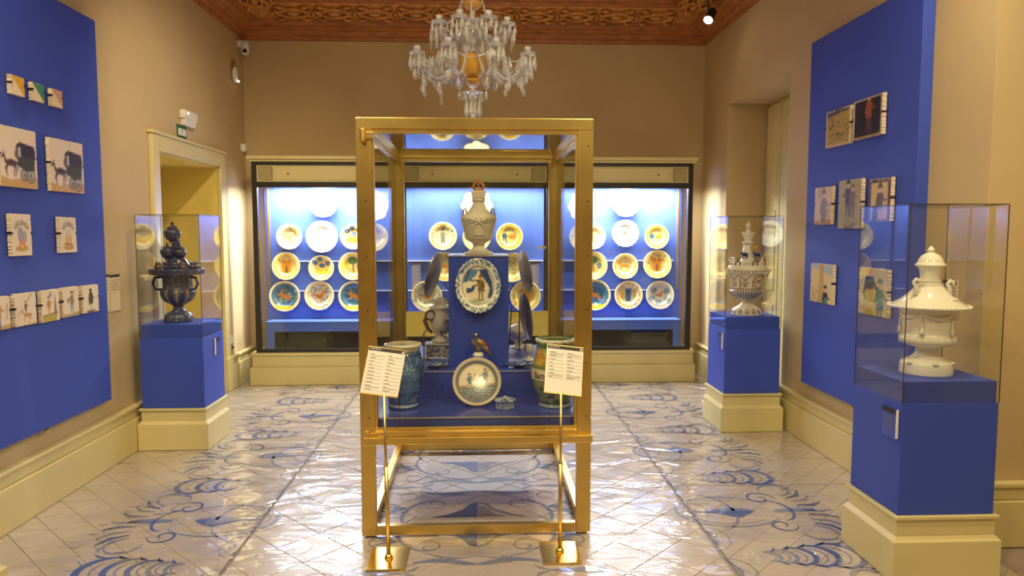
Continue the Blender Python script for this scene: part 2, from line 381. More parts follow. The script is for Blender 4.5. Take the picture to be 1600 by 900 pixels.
def paint_plate(kind, seed, u, v, rim=True):
    R = random.Random(seed)
    bg = rgb(232, 200, 124)
    c = Cv(u, v, bg, 0.05)
    pal = [YEL, ORA, GRN, TEA, BLU]
    if kind in ('white', 'whitelobed'):
        c = Cv(u, v, WHT, 0.05)
        for k in range(26):
            t = R.uniform(0, 2 * pi); r = R.uniform(0.3, 0.56); c.ell(r * cos(t), 0.12 + r * sin(t) * 0.8, 0.05, 0.035, R.choice([OCH, BRN, YEL]), t, 0.55)
        c.ring(0, 0, 0.97, 0.03, OCH, 0.5)
        if kind == 'whitelobed': bird(c, -0.05, 0.1, 0.34, BRN)
        return c
    if kind == 'hare':
        c.ell(0, 0.05, 0.86, 0.8, TEA)
        for k in range(40):
            t = R.uniform(0, 2 * pi); r = R.uniform(0.2, 0.82); c.spiral(r * cos(t), r * sin(t), R.uniform(0.07, 0.14), 1.0, 0.035, R.choice([BLU, GRN, CRE, BLU, DBL]), t)
        hare(c, 0, 0, 0.55, ORA, R.choice([1, -1])); c.poly([(-0.7, -0.62), (0.7, -0.62), (0.5, -0.85), (-0.5, -0.85)], YEL)
    elif kind == 'bird':
        c.ell(0, 0, 0.9, 0.9, rgb(206, 190, 150))
        for k in range(34):
            t = R.uniform(0, 2 * pi); r = R.uniform(0.35, 0.9); c.ell(r * cos(t), r * sin(t), R.uniform(0.05, 0.12), 0.045, R.choice([TEA, BLU, YEL, ORA, GRN]), R.uniform(0, 3), 0.85)
        bird(c, 0, 0, 0.62, ORA, R.choice([1, -1]))
    elif kind == 'daisies':
        c.ell(0, 0, 0.93, 0.93, rgb(224, 196, 120))
        for x, y in ((-0.5, 0.45), (0.02, 0.18), (0.52, 0.38), (-0.1, 0.7)):
            c.ell(x, y, 0.2, 0.17, DBL); c.ell(x, y, 0.07, 0.06, CRE)
            for k in range(8): c.line([(x, y), (x + 0.19 * cos(k * pi / 4), y + 0.16 * sin(k * pi / 4))], 0.02, SKY)
        c.poly([(-0.7, -0.3), (-0.2, 0.05), (0.5, -0.05), (0.75, -0.35), (0.3, -0.55), (-0.4, -0.55)], YEL)
        for k in range(7): c.line([(-0.5 + k * 0.17, -0.6), (-0.42 + k * 0.17, -0.72)], 0.06, BLU)
    elif kind == 'castle':
        c.ell(0, 0, 0.88, 0.88, rgb(226, 190, 110))
        c.poly([(-0.35, -0.5), (-0.35, 0.35), (-0.18, 0.5), (0, 0.3), (0.16, 0.5), (0.34, 0.35), (0.3, -0.5)], ORA)
        c.poly([(-0.1, -0.5), (-0.1, 0.0), (0.1, 0.0), (0.1, -0.5)], BRN)
        for k in range(26):
            t = R.uniform(0, 2 * pi); r = R.uniform(0.6, 0.88); c.ell(r * cos(t), r * sin(t), 0.09, 0.04, R.choice([GRN, BRN, YEL, OCH]), t, 0.8)
    elif kind == 'tree':
        c.ell(0, 0, 0.9, 0.9, rgb(222, 192, 110)); c.poly([(-0.9, -0.1), (0.9, -0.05), (0.6, -0.6), (-0.6, -0.6)], OCH)
        c.line([(0.05, -0.4), (0, 0.2)], 0.1, BRN); c.ell(0, 0.4, 0.34, 0.28, GRN); c.ell(-0.5, 0.05, 0.2, 0.3, YEL); c.ell(0.45, 0.0, 0.2, 0.22, TEA, 0, 0.7)
        for k in range(9): c.line([(-0.6 + k * 0.15, -0.72), (-0.55 + k * 0.15, -0.82)], 0.05, GRN)
    elif kind == 'swirl':
        c.ell(0, 0, 0.93, 0.93, rgb(238, 214, 146))
        for k in range(30):
            t = R.uniform(0, 2 * pi); r = R.uniform(0, 0.85); c.spiral(r * cos(t), r * sin(t), R.uniform(0.12, 0.26), 0.7, 0.05, R.choice([YEL, ORA, YEL, GRN, OCH, TEA]), t)
    elif kind == 'jar':
        c.ell(0, 0, 0.9, 0.9, rgb(216, 190, 132))
        for k in range(44):
            t = 2 * pi * k / 44; r = 0.76 + 0.08 * (k % 2); c.ell(r * cos(t), r * sin(t), 0.05, 0.035, R.choice([DBL, ORA, BLK, YEL]), t)
        c.poly([(-0.22, 0.45), (0.22, 0.45), (0.16, -0.45), (-0.16, -0.45)], TEA)
        for k in range(5): c.line([(-0.2, 0.36 - k * 0.17), (0.2, 0.36 - k * 0.17)], 0.04, DBL)
        c.ell(-0.42, 0.05, 0.16, 0.4, YEL); c.ell(0.42, 0.1, 0.15, 0.36, OCH)
    elif kind == 'figure':
        c.ell(0, 0, 0.95, 0.95, rgb(240, 224, 176)); 
        for k in range(16):
            t = 2 * pi * k / 16 + 0.1
            if abs(cos(t)) > 0.25 or sin(t) < -0.5: c.ell(0.75 * cos(t), 0.75 * sin(t), 0.11, 0.07, R.choice([YEL, OCH, TEA]), t)
        person(c, 0, -0.6, 1.15, rgb(150, 140, 120), TEA, BRN); c.poly([(-0.35, 0.85), (0.35, 0.85), (0, 0.6)], OCH)
    elif kind == 'arcade':
        c.ell(0, 0, 0.93, 0.93, rgb(236, 206, 130)); c.ell(0, 0.32, 0.78, 0.5, rgb(214, 178, 106)); 
        c.line([(-0.92, 0.15), (-0.5, -0.06), (0, -0.14), (0.5, -0.06), (0.92, 0.15)], 0.06, TEA)
        for k in range(8): c.ring(-0.66 + k * 0.19, -0.4 + 0.12 * abs(k - 3.5) / 3.5, 0.075, 0.045, rgb(240, 230, 200), ry=0.16)
    elif kind == 'feast':
        c.ell(0, 0, 0.95, 0.95, rgb(238, 208, 122)); c.ring(0, 0, 0.78, 0.14, YEL)
        for k in range(24): c.ell(0.84 * cos(k * pi / 12), 0.84 * sin(k * pi / 12), 0.05, 0.04, R.choice([OCH, TEA, BRN]))
        c.line([(-0.42, -0.1), (-0.5, -0.55)], 0.09, TEA); c.line([(-0.25, -0.1), (-0.22, -0.55)], 0.09, TEA); c.ell(-0.35, 0.05, 0.2, 0.2, TEA); c.ell(0.2, 0.0, 0.3, 0.16, ORA); c.ell(0.3, 0.2, 0.26, 0.1, OCH)
    elif kind == 'lobedrose':
        c.ell(0, 0, 0.96, 0.96, rgb(246, 232, 196))
        for k in range(60):
            t = R.uniform(0, 2 * pi); r = R.uniform(0.35, 0.9); c.ell(r * cos(t), r * sin(t), 0.06, 0.03, R.choice([PNK, OCH, GRN, YEL]), t, 0.8)
        c.poly([(-0.1, 0.4), (0.2, 0.0), (0.1, -0.3), (-0.3, -0.25)], GRN, 0.6); c.ell(0, 0, 0.14, 0.14, YEL)
    elif kind == 'wheel':
        c.ell(0, 0, 0.92, 0.92, rgb(196, 186, 158))
        for x, y in ((0.5, 0.3), (-0.45, 0.35), (-0.1, -0.55), (0.6, -0.4), (-0.6, -0.25)):
            c.ell(x, y, 0.22, 0.2, TEA); c.ring(x, y, 0.15, 0.03, CRE); c.ell(x, y, 0.06, 0.06, YEL)
        bird(c, 0, 0.02, 0.42, ORA)
    elif kind == 'lion':
        c.ell(0, 0, 0.9, 0.9, rgb(232, 196, 112)); c.ell(0, 0, 0.6, 0.58, rgb(238, 204, 128)); horse(c, -0.05, 0.05, 0.6, ORA, R.choice([1, -1])); 
        for k in range(22): c.ell(0.78 * cos(k * pi / 11), 0.78 * sin(k * pi / 11), 0.08, 0.05, R.choice([ORA, OCH, BRN, YEL]), k, 0.8)
    for q in range(26):
        t = R.uniform(0, 2 * pi); r = R.uniform(0.1, 0.86); d = R.uniform(0.08, 0.2); b = R.uniform(0, 2 * pi)
        x, y = r * cos(t), r * sin(t)
        c.line([(x, y), (x + d * cos(b), y + d * sin(b)), (x + d * cos(b) + d * 0.6 * cos(b + 1.2), y + d * sin(b) + d * 0.6 * sin(b + 1.2))], 0.028, R.choice([BRN, TEA, GRN, BRN, ORA]), 0.55)
    c.ring(0, 0, 0.75, 0.02, BRN, 0.35)
    if rim: c.ring(0, 0, 0.975, 0.035, rgb(248, 232, 190))
    return c

def plate_mb(r, depth=0.028, paint=None, lobes=None, seg=72, ry=None, tilt=0.10, well=0.62, kind=None, seed=0, thick=0.008):
    """dish facing -Y, centre at the origin, leaning by tilt"""
    fr = [0.0, 0.06, 0.12, 0.19, 0.26, 0.33, 0.40, 0.47, 0.53, 0.58, 0.62, 0.66, 0.70, 0.74, 0.78, 0.82, 0.86, 0.90, 0.94, 0.97, 1.0]
    V = []; U = []
    ry = ry or r
    def dep(q): return 0 if q < well - 0.08 else (depth * 0.7 * min(1, (q - well + 0.08) / 0.16) + depth * 0.3 * max(0, (q - well - 0.08) / (0.92 - well)))
    rings = [(q, -dep(q)) for q in fr] + [(1.0, -dep(1) + thick), (well, thick), (0.0, thick)]
    for q, y in rings:
        for j in range(seg):
            t = 2 * pi * j / seg; k = 1 + (lobes[1] * cos(lobes[0] * t) * q ** 3 if lobes else 0); qq = max(q, 0.0005)
            x = qq * r * k * cos(t); z = qq * ry * k * sin(t)
            V.append((x, y + z * 0, z)); U.append((qq * cos(t), qq * sin(t)))
    F = []
    for i in range(len(rings) - 1):
        for j in range(seg):
            a = i * seg + j; b = i * seg + (j + 1) % seg; F.append((a, a + seg, b + seg, b))
    mb = MB().add(V, F)
    u = np.array([p[0] for p in U]); v = np.array([p[1] for p in U])
    mb.c = (paint(u, v) if paint else paint_plate(kind, seed, u, v)).lin()
    c, s_ = cos(tilt), sin(tilt)
    mb.v = [(x, y * c + z * s_, z * c - y * s_) for x, y, z in mb.v]
    return mb

# ================================================================== STRUCTURE
XL, XR, YB, YF = -2.48, 2.43, 7.80, -3.8
ZC = 3.95
def struct(name, mb, m, parent=None, **k):
    o = mb.build(name, m, parent, **k); o['kind'] = 'structure'; return o
# walls
wl = MB().box(XL - 0.65, XL, YF, 5.66, 0, ZC).box(XL - 0.65, XL, 6.97, YB + 0.2, 0, ZC).box(XL - 0.65, XL, 5.66, 6.97, 2.17, ZC)
struct('wall_left', wl, wallM)
wr = MB().box(XR, XR + 0.6, 3.35, 5.62, 0, ZC).box(XR, XR + 0.6, 7.03, YB + 0.2, 0, ZC).box(XR, XR + 0.6, 5.62, 7.03, 2.80, ZC)
wr.box(XR, XR + 0.6, YF, 1.75, 0, ZC).box(XR, XR + 0.6, 1.75, 3.35, 2.95, ZC)
struct('wall_right', wr, wallM)
struct('wall_back', B(XL - 0.65, XR + 0.6, YB, YB + 0.2, 0, ZC), wallM)
struct('wall_front', B(XL - 0.65, XR + 0.6, YF - 0.2, YF, 0, ZC), wallM)
ce = struct('ceiling', B(XL - 0.65, XR + 0.6, YF - 0.2, YB + 0.2, ZC, ZC + 0.1), woodM)
# ceiling coffer beams as real members
for i, y in enumerate([-2.4, -0.8, 0.8, 2.4, 4.0, 5.6]):
    struct('ceiling_beam', B(XL + 0.6, XR - 0.6, y - 0.09, y + 0.09, ZC - 0.09, ZC), goldwoodM, ce, bevel=0.012)
# cornice: one mitred profile round the room
prof = [(0.0, 3.545), (0.035, 3.55), (0.04, 3.575), (0.07, 3.585), (0.085, 3.625), (0.12, 3.635), (0.125, 3.65), (0.17, 3.665), (0.185, 3.695), (0.215, 3.70), (0.22, 3.715)]
prof2 = [(0.22, 3.715), (0.30, 3.735), (0.44, 3.785), (0.46, 3.80)]
prof3 = [(0.46, 3.795), (0.47, 3.825), (0.52, 3.83), (0.54, 3.87), (0.60, 3.88), (0.62, ZC)]
def cornice_mb(pr):
    m = MB()
    for d, z in pr: m.v += [(XL + d, YF + d, z), (XR - d, YF + d, z), (XR - d, YB - d, z), (XL + d, YB - d, z)]
    for i in range(len(pr) - 1):
        for j in range(4): a = i * 4 + j; b = i * 4 + (j + 1) % 4; m.f.append((a, a + 4, b + 4, b))
    return m
cor = struct('trim_1', cornice_mb(prof), woodM)
fri = struct('trim_2', cornice_mb(prof2), goldwoodM)
struct('trim_3', cornice_mb(prof3), woodM)
# carved leaf-and-almond ornaments on the sloping frieze, each its own carved piece
def carved_mesh():
    m = MB()
    ring = [(0.155 * cos(t), 0.052 * sin(t) * (1 - 0.25 * abs(cos(t))), 0.008) for t in [2 * pi * k / 24 for k in range(24)]]
    m.tube(ring, 0.011, 6, closed=True)
    m.ball((0, 0, 0.004), 0.03, 10, 6, (2.4, 1.0, 0.7))
    for s in (-1, 1):
        for q in (-1, 1):
            m.tube([(s * 0.06, q * 0.05, 0.004), (s * 0.12, q * 0.082, 0.012), (s * 0.175, q * 0.07, 0.006)], [0.008, 0.014, 0.004], 5)
            m.tube([(s * 0.10, 0, 0.01), (s * 0.15, q * 0.02, 0.014), (s * 0.19, q * 0.05, 0.004)], [0.006, 0.012, 0.003], 5)
        m.ball((s * 0.195, 0.0, 0.006), 0.018, 8, 5)
    return m
cm = carved_mesh().build('carved_medallion', goldwoodM, fri, smooth=True, local=True)
sl = math.atan2(3.79 - 3.725, 0.44 - 0.25)
def place_carved(first, x, y, rz):
    o = first if first is not None and not first.get('used') else bpy.data.objects.new('carved_medallion', cm.data)
    if o is not first: COL.objects.link(o); o.parent = fri
    else: o['used'] = 1
    o.location = (x, y, 3.745); o.scale = (1.05, 1.25, 1.9)
    o.rotation_euler = Matrix.Rotation(rz, 3, 'Z').to_4x4().to_3x3().__matmul__(Matrix.Rotation(pi - sl, 3, 'X')).to_euler()
    return o
nb = 10
for k in range(nb): place_carved(cm, XL + 0.62 + (XR - XL - 1.24) * k / (nb - 1), YB - 0.34, 0)
for k in range(9):
    place_carved(cm, XL + 0.34, 7.1 - k * 0.42, pi / 2); place_carved(cm, XR - 0.34, 7.1 - k * 0.42, -pi / 2)
if 'used' in cm: del cm['used']

# baseboards (stepped)
def base_profile_y(m, xw, s, y0, y1):  # along y, s=+1 sticks out to +x
    for d, z0, z1 in ((0.05, 0, 0.235), (0.034, 0.235, 0.30), (0.05, 0.30, 0.325)):
        a, b = sorted((xw, xw + s * d)); m.box(a, b, y0, y1, z0, z1)
def base_profile_x(m, yw, s, x0, x1):
    for d, z0, z1 in ((0.05, 0, 0.235), (0.034, 0.235, 0.30), (0.05, 0.30, 0.325)):
        a, b = sorted((yw, yw + s * d)); m.box(x0, x1, a, b, z0, z1)
m = MB(); base_profile_y(m, XL, 1, YF, 5.545); base_profile_y(m, XL, 1, 7.08, YB); struct('baseboard_left', m, creamM, bevel=0.006)
m = MB(); base_profile_y(m, XR, -1, 3.35, 5.62); base_profile_y(m, XR, -1, 7.03, YB); base_profile_y(m, XR, -1, YF, 1.75)
base_profile_x(m, 3.35, -1, XR - 0.05, XR + 0.42); struct('baseboard_right', m, creamM, bevel=0.006)
m = MB(); base_profile_x(m, YF, 1, XL, XR); struct('baseboard_front', m, creamM)
# left door: architrave, deep reveal, closed door leaf
m = MB().box(XL, XL + 0.035, 5.545, 5.665, 0, 2.29).box(XL, XL + 0.035, 6.965, 7.085, 0, 2.29).box(XL, XL + 0.035, 5.665, 6.965, 2.165, 2.29)
m.box(XL, XL + 0.05, 5.535, 5.675, 0, 0.33).box(XL, XL + 0.05, 6.955, 7.095, 0, 0.33)
m.box(XL, XL + 0.048, 5.53, 7.10, 2.29, 2.315)
struct('trim_4', m, creamM, bevel=0.006)
m = MB().box(XL - 0.62, XL, 5.66, 5.68, 0, 2.17).box(XL - 0.62, XL, 6.95, 6.97, 0, 2.17).box(XL - 0.62, XL, 5.66, 6.97, 2.15, 2.17)
m.box(XL - 0.17, XL - 0.13, 5.68, 5.715, 0, 2.08)
struct('trim_5', m, jambM)
d1 = struct('door_1', B(XL - 0.66, XL - 0.61, 5.68, 6.95, 0, 2.15), jambM)
for y in (5.75, 6.37):
    for z0, z1 in ((0.2, 0.95), (1.1, 2.0)): B(XL - 0.61, XL - 0.598, y, y + 0.5, z0, z1).build('door_panel', jambM, d1, bevel=0.008)
MB().ball((XL - 0.57, 6.31, 1.03), 0.025).build('door_knob', brassM, d1, smooth=True)
# far right window niche with folding shutters
w1 = struct('window_1', B(XR + 0.42, XR + 0.47, 5.62, 7.03, 0, 2.80), jambM)
for i in range(4):
    y0 = 5.66 + i * 0.34
    lf = B(XR + 0.385, XR + 0.42, y0, y0 + 0.32, 0.03, 2.76).build('shutter', creamM, w1, bevel=0.004)
    for z0, z1 in ((0.15, 0.85), (0.98, 1.75), (1.88, 2.62)): B(XR + 0.372, XR + 0.388, y0 + 0.06, y0 + 0.26, z0, z1).build('shutter_panel', creamM, lf, bevel=0.006)
# near right window niche
w2 = struct('window_2', B(XR + 0.42, XR + 0.47, 1.75, 3.35, 0, 2.95), jambM)
for i in range(4):
    y0 = 1.80 + i * 0.385
    lf = B(XR + 0.385, XR + 0.42, y0, y0 + 0.365, 0.03, 2.9).build('shutter', creamM, w2, bevel=0.004)
    for z0, z1 in ((0.15, 0.85), (0.98, 1.85), (1.98, 2.75)): B(XR + 0.372, XR + 0.388, y0 + 0.06, y0 + 0.3, z0, z1).build('shutter_panel', creamM, lf, bevel=0.006)

# ------------------------------------------------------------------ floor tiles
fl = struct('floor', B(XL - 0.65, XR + 0.6, YF - 0.2, YB + 0.2, -0.06, -0.0035), groutM)
def clip(poly, x0, x1, y0, y1):
    def cl(p, ins, inter):
        out = []
        for i in range(len(p)):
            a = p[i - 1]; b = p[i]
            if ins(b):
                if not ins(a): out.append(inter(a, b))
                out.append(b)
            elif ins(a): out.append(inter(a, b))
        return out
    def ix(X): return lambda a, b: (X, a[1] + (b[1] - a[1]) * (X - a[0]) / (b[0] - a[0]))
    def iy(Y): return lambda a, b: (a[0] + (b[0] - a[0]) * (Y - a[1]) / (b[1] - a[1]), Y)
    for ins, it in ((lambda p: p[0] >= x0, ix(x0)), (lambda p: p[0] <= x1, ix(x1)), (lambda p: p[1] >= y0, iy(y0)), (lambda p: p[1] <= y1, iy(y1))):
        if len(poly) >= 3: poly = cl(poly, ins, it)
    return poly
def tiles_zone(x0, x1, dg, out, xoff=0.0, yoff=0.0):
    g = 0.0011; h = dg / 2
    ny = int((YB - YF) / h) + 3; nx = int((x1 - x0) / h) + 3
    cx0 = math.floor(x0 / h) * h
    for i in range(-1, nx):
        for j in range(-1, ny):
            if (i + j) % 2: continue
            cx = cx0 + i * h + xoff; cy = YF + j * h + yoff; q = h - g * 1.41
            full = [(cx - q, cy), (cx, cy - q), (cx + q, cy), (cx, cy + q)]
            p = clip(full, x0 + g, x1 - g, YF, YB)
            if len(p) < 3: continue
            ar = 0.5 * abs(sum(p[k - 1][0] * p[k][1] - p[k][0] * p[k - 1][1] for k in range(len(p))))
            if ar < 0.0003: continue
            whole = len(p) == 4 and abs(ar - 2 * q * q) < 1e-6
            out.append((cx, cy, p, whole, dg, ar))
T = []
tiles_zone(XL, -1.19, 0.235, T); tiles_zone(-1.17, 1.15, 0.334, T, xoff=0.0, yoff=0.08); tiles_zone(1.17, XR, 0.235, T)
def vis(t):
    return t[1] > 3.05 and t[5] > 0.006 and abs(t[0] - 0.045 * t[1]) < 0.74 * t[1]
seen = sorted([t for t in T if vis(t)], key=lambda t: (t[1] ** 2 / max(t[5], 1e-4) ** 0.5))[:298]
sid = set(id(t) for t in seen)
def tile_geo(p, z=0.0):
    """slab with a small bevelled edge"""
    n = len(p); cx = sum(a[0] for a in p) / n; cy = sum(a[1] for a in p) / n; m = MB()
    m.v += [(a, b, z - 0.008) for a, b in p] + [(a, b, z - 0.0016) for a, b in p] + [(a + (cx - a) * 0.018, b + (cy - b) * 0.018, z) for a, b in p]
    for k in range(n):
        l = (k + 1) % n; m.f.append((k, l, n + l, n + k)); m.f.append((n + k, n + l, 2 * n + l, 2 * n + k))
    m.f.append(tuple(2 * n + k for k in range(n))); return m
shared = {}
rest = MB(); RT = random.Random(3)
for t in T:
    cx, cy, p, whole, dg, ar = t
    if sum(p[k - 1][0] * p[k][1] - p[k][0] * p[k - 1][1] for k in range(len(p))) < 0: p = p[::-1]
    if id(t) in sid:
        if whole:
            if dg not in shared:
                me_o = tile_geo([(a - cx, b - cy) for a, b in p]).build('floor_tile', floorM, fl, local=True); shared[dg] = me_o.data; o = me_o
            else:
                o = bpy.data.objects.new('floor_tile', shared[dg]); COL.objects.link(o); o.parent = fl
        else:
            o = tile_geo([(a - cx, b - cy) for a, b in p]).build('floor_tile', floorM, fl, local=True)
        if abs(cx + 0.02) < 0.62 and 3.5 < cy < 5.05: o.material_slots[0].link = 'OBJECT'; o.material_slots[0].material = dryM
        o.location = (cx, cy, 0); o.rotation_euler = (RT.uniform(-1, 1) * 0.0016, RT.uniform(-1, 1) * 0.0016, 0)
    else:
        g = tile_geo(p); rest.add(g.v, g.f)
rest.build('floor_tiles', floorM, fl, kind='stuff')

# painted scrollwork of the floor: flat ribbons of glaze
class Rib:
    def __init__(s, z): s.m = MB(); s.z = z
    def stroke(s, pts, w):
        w = list(w) if isinstance(w, (list, tuple)) else w * 1.05
        pts = [Vector((p[0], p[1])) for p in pts]; n = len(pts); ws = w if isinstance(w, (list, tuple)) else None
        L = []; R_ = []
        for i, p in enumerate(pts):
            d = (pts[min(i + 1, n - 1)] - pts[max(i - 1, 0)]); d.normalize() if d.length > 0 else None
            q = Vector((-d.y, d.x)); t = i / (n - 1)
            ww = (ws[0] * (1 - t) + ws[1] * t) if ws else w * (0.25 + 0.75 * sin(pi * t))
            L.append(p + q * ww / 2); R_.append(p - q * ww / 2)
        k = len(s.m.v); s.m.v += [(a.x, a.y, s.z) for a in L] + [(a.x, a.y, s.z) for a in R_]
        for i in range(n - 1): s.m.f.append((k + i, k + n + i, k + n + i + 1, k + i + 1))
    def fill(s, pts):
        k = len(s.m.v); s.m.v += [(p[0], p[1], s.z) for p in pts]; a = sum(pts[i - 1][0] * pts[i][1] - pts[i][0] * pts[i - 1][1] for i in range(len(pts)))
        idx = list(range(k, k + len(pts))); s.m.f.append(tuple(idx if a > 0 else idx[::-1]))
RD, RM, RG = Rib(0.0016), Rib(0.0012), Rib(0.0009)
def arc(cx, cy, rx, ry, a0, a1, n=18): return [(cx + rx * cos(a0 + (a1 - a0) * k / n), cy + ry * sin(a0 + (a1 - a0) * k / n)) for k in range(n + 1)]
def spir(cx, cy, r, a0, turns, sg=1, n=22): return [(cx + r * (1 - 0.8 * k / n) * cos(a0 + sg * 2 * pi * turns * k / n), cy + r * (1 - 0.8 * k / n) * sin(a0 + sg * 2 * pi * turns * k / n)) for k in range(n + 1)]
def tr(pts, ox, oy, fx, fy): return [(ox + fx * x, oy + fy * y) for x, y in pts]
def side_motif(ox, oy, fx, fy, rd):
    """cartouche of the side border, u runs from the centre line outwards"""
    S = lambda r, p, w: r.stroke(tr(p, ox, oy, fx, fy), w)
    # concentric cartouche arcs
    S(RM, arc(0.22, 0, 0.30, 0.21, 0.5, 2 * pi - 0.5, 30), 0.022); S(RG, arc(0.22, 0, 0.26, 0.17, 0.8, 2 * pi - 0.8, 30), 0.010)
    S(RM, arc(0.02, 0.0, 0.24, 0.28, 1.2, -1.2, 20), 0.016)
    # dark half bell
    RD.fill(tr([(-0.02, 0), (0.06, 0.012), (0.16, 0.03), (0.24, 0.085), (0.27, 0.085), (0.34, 0.04), (0.38, 0.0)], ox, oy, fx, fy))
    RM.fill(tr([(0.10, -0.001), (0.38, -0.001), (0.34, -0.03), (0.24, -0.05), (0.16, -0.03)], ox, oy, fx, fy))
    for k in range(7): S(RD, [(0.04 + 0.045 * k, -0.002), (0.05 + 0.045 * k, -0.012 - 0.006 * k)], 0.006)
    S(RD, arc(0.50, 0.0, 0.10, 0.14, -1.5, 1.5, 14), 0.018); S(RD, spir(0.46, 0.20, 0.085, 0, 1.2), 0.014); S(RD, spir(0.48, -0.18, 0.10, 0.4, 1.3, -1), 0.014)
    # band to acanthus leaves
    RM.fill(tr([(0.5, -0.014), (0.62, -0.03), (0.74, -0.022), (0.74, 0.022), (0.62, 0.03), (0.5, 0.014)], ox, oy, fx, fy))
    for k in range(9):
        a = -1.25 + 2.5 * k / 8; bx, by = 0.62 + 0.05 * cos(a), 0.22 * sin(a)
        L = 0.17 - 0.02 * abs(k - 4) / 4
        tip = (bx + L * cos(a * 0.7), by + L * sin(a * 0.9))
        mid = ((bx + tip[0]) / 2 + 0.02, (by + tip[1]) / 2 - 0.02 * (1 if a > 0 else -1))
        (S)(RD if k % 2 else RM, [(bx, by), mid, tip], 0.03 if k % 2 else 0.022)
        S(RD, [(tip[0], tip[1]), (tip[0] - 0.03, tip[1] + 0.03)], 0.01); S(RD, [(tip[0], tip[1]), (tip[0] - 0.035, tip[1] - 0.025)], 0.01)
    for k in range(8): S(RG, [(0.10 + 0.04 * k, -0.235 - 0.002 * k), (0.125 + 0.04 * k, -0.24)], 0.012)
    S(RM, arc(0.62, 0.30, 0.09, 0.09, 3.3, 0.4), 0.016); S(RM, arc(0.62, -0.30, 0.09, 0.09, -3.3, -0.4), 0.016)
    for k in range(rd.randint(8, 12)):
        x, y = rd.uniform(0.5, 0.85), rd.uniform(-0.38, 0.38); S(RG if k % 2 else RD, [(x, y), (x + 0.02, y + 0.015), (x + 0.05, y + 0.01)], 0.012)
def shells(ox, oy, fx, fy):
    S = lambda r, p, w: r.stroke(tr(p, ox, oy, fx, fy), w)
    x = 0.16
    for k in range(5):
        r = 0.05 + 0.018 * k; x += r * 0.85
        S(RD if k > 1 else RM, arc(x, 0, r, r * 1.05, -2.0, 2.0, 14), 0.018 + 0.004 * k); S(RM, arc(x - 0.2 * r, 0, r * 0.7, r * 0.8, -1.8, 1.8, 12), 0.008)
        for q in (-1, 1): S(RD, [(x + r * 0.4, q * r), (x + r * 0.8, q * (r + 0.015)), (x + r * 1.1, q * (r + 0.045))], 0.014)
    for q in (-1, 0, 1): S(RM, [(x + 0.13, q * 0.05), (x + 0.18, q * 0.10)], 0.02)
rd = random.Random(5)
for sgn, ax in ((-1, -1.18), (1, 1.16)):
    y = 2.72; k = 0
    while y < 7.3:
        side_motif(ax, y, sgn * 0.95, 1 if k % 2 == 0 else -1, rd); shells(ax + sgn * 0.02, y + 0.54, sgn, 1); y += 1.10; k += 1
    for dx, w_ in ((-0.010, 0.006), (0.010, 0.004)):
        RG.stroke([(ax + dx, 2.3 + 0.2 * q) for q in range(25)], [w_, w_])
    yy = 2.4
    while yy < 7.1:
        RG.stroke(arc(ax - sgn * 0.0, yy, 0.10, 0.13, -1.5, 1.5, 10) if sgn > 0 else arc(ax, yy, 0.10, 0.13, pi - 1.5, pi + 1.5, 10), 0.009)
        RM.stroke([(ax, yy - 0.14), (ax + sgn * 0.03, yy), (ax, yy + 0.14)], 0.02); yy += 0.36
BD, BM_, BG = Rib(0.0016), Rib(0.0012), Rib(0.0009)
RG.stroke([(1.2, 4.225), (1.8, 4.215), (2.36, 4.21)], [0.006, 0.006])
def centre_motif(oy, RD=RD, RM=RM, RG=RG):
    ox = -0.02
    for fx in (-1, 1):
        for fy in (-1, 1):
            S = lambda r, p, w: r.stroke(tr(p, ox, oy, fx, fy), w)
            S(RM, [(0.0, 0.07), (0.05, 0.085), (0.12, 0.11), (0.20, 0.12), (0.30, 0.10)], 0.045); S(RG, [(0.0, 0.16), (0.08, 0.14), (0.16, 0.15), (0.26, 0.2)], 0.014)
            S(RM, arc(0.20, 0.45, 0.21, 0.24, -1.4, 0.9, 18), 0.020); S(RG, spir(0.24, 0.27, 0.075, 1.0, 1.0), 0.012); S(RM, arc(0.40, 0.16, 0.05, 0.05, 0, 2 * pi, 16), 0.008)
            S(RG, [(0.26, 0.10), (0.34, 0.06), (0.44, 0.12), (0.5, 0.09)], 0.012)
            for k in range(6): S(RD if k % 2 else RM, [(0.40, 0.33), (0.45 + 0.012 * k, 0.30 + 0.025 * k), (0.52, 0.24 + 0.045 * k)], 0.016)
            S(RM, arc(0.45, 0.33, 0.09, 0.07, 2.6, -1.5, 16), 0.014); S(RG, arc(0.46, 0.36, 0.13, 0.10, 2.2, -0.3, 14), 0.010)
        RM.fill(tr([(0.33, 0.0), (0.42, 0.018), (0.6, 0.03), (0.6, -0.03), (0.42, -0.018)], ox, oy, fx, 1))
        for q in (-1, 1): RG.stroke(tr([(0.34, 0.0), (0.29, q * 0.03), (0.27, q * 0.06)], ox, oy, fx, 1), 0.02)
    for fy in (-1, 1):
        RD.fill(tr([(0, 0.26), (-0.04, 0.28), (-0.08, 0.36), (-0.16, 0.43), (-0.26, 0.47), (0, 0.47)], ox, oy, 1, fy))
        RG.stroke(tr([(0, 0.26), (0.05, 0.29), (0.09, 0.37), (0.18, 0.44), (0.26, 0.47)], ox, oy, 1, fy), 0.03)
        RG.fill(tr([(0.002, 0.30), (0.05, 0.33), (0.09, 0.42), (0.16, 0.465), (0.002, 0.465)], ox, oy, 1, fy))
centre_motif(4.27, BD, BM_, BG)
for k in (1, 2): centre_motif(4.27 + 1.10 * k)
centre_motif(3.17)
for x, s in ((-0.75, 1), (0.72, -1)):
    for k in range(9): RG.stroke(spir(x, 3.1 + 0.52 * k, 0.11, 0.6 * k, 0.9, s), 0.009)
BD.m.build('painted_scrollwork', bdark, fl, kind='stuff', label='dark blue ornament under the brass case')
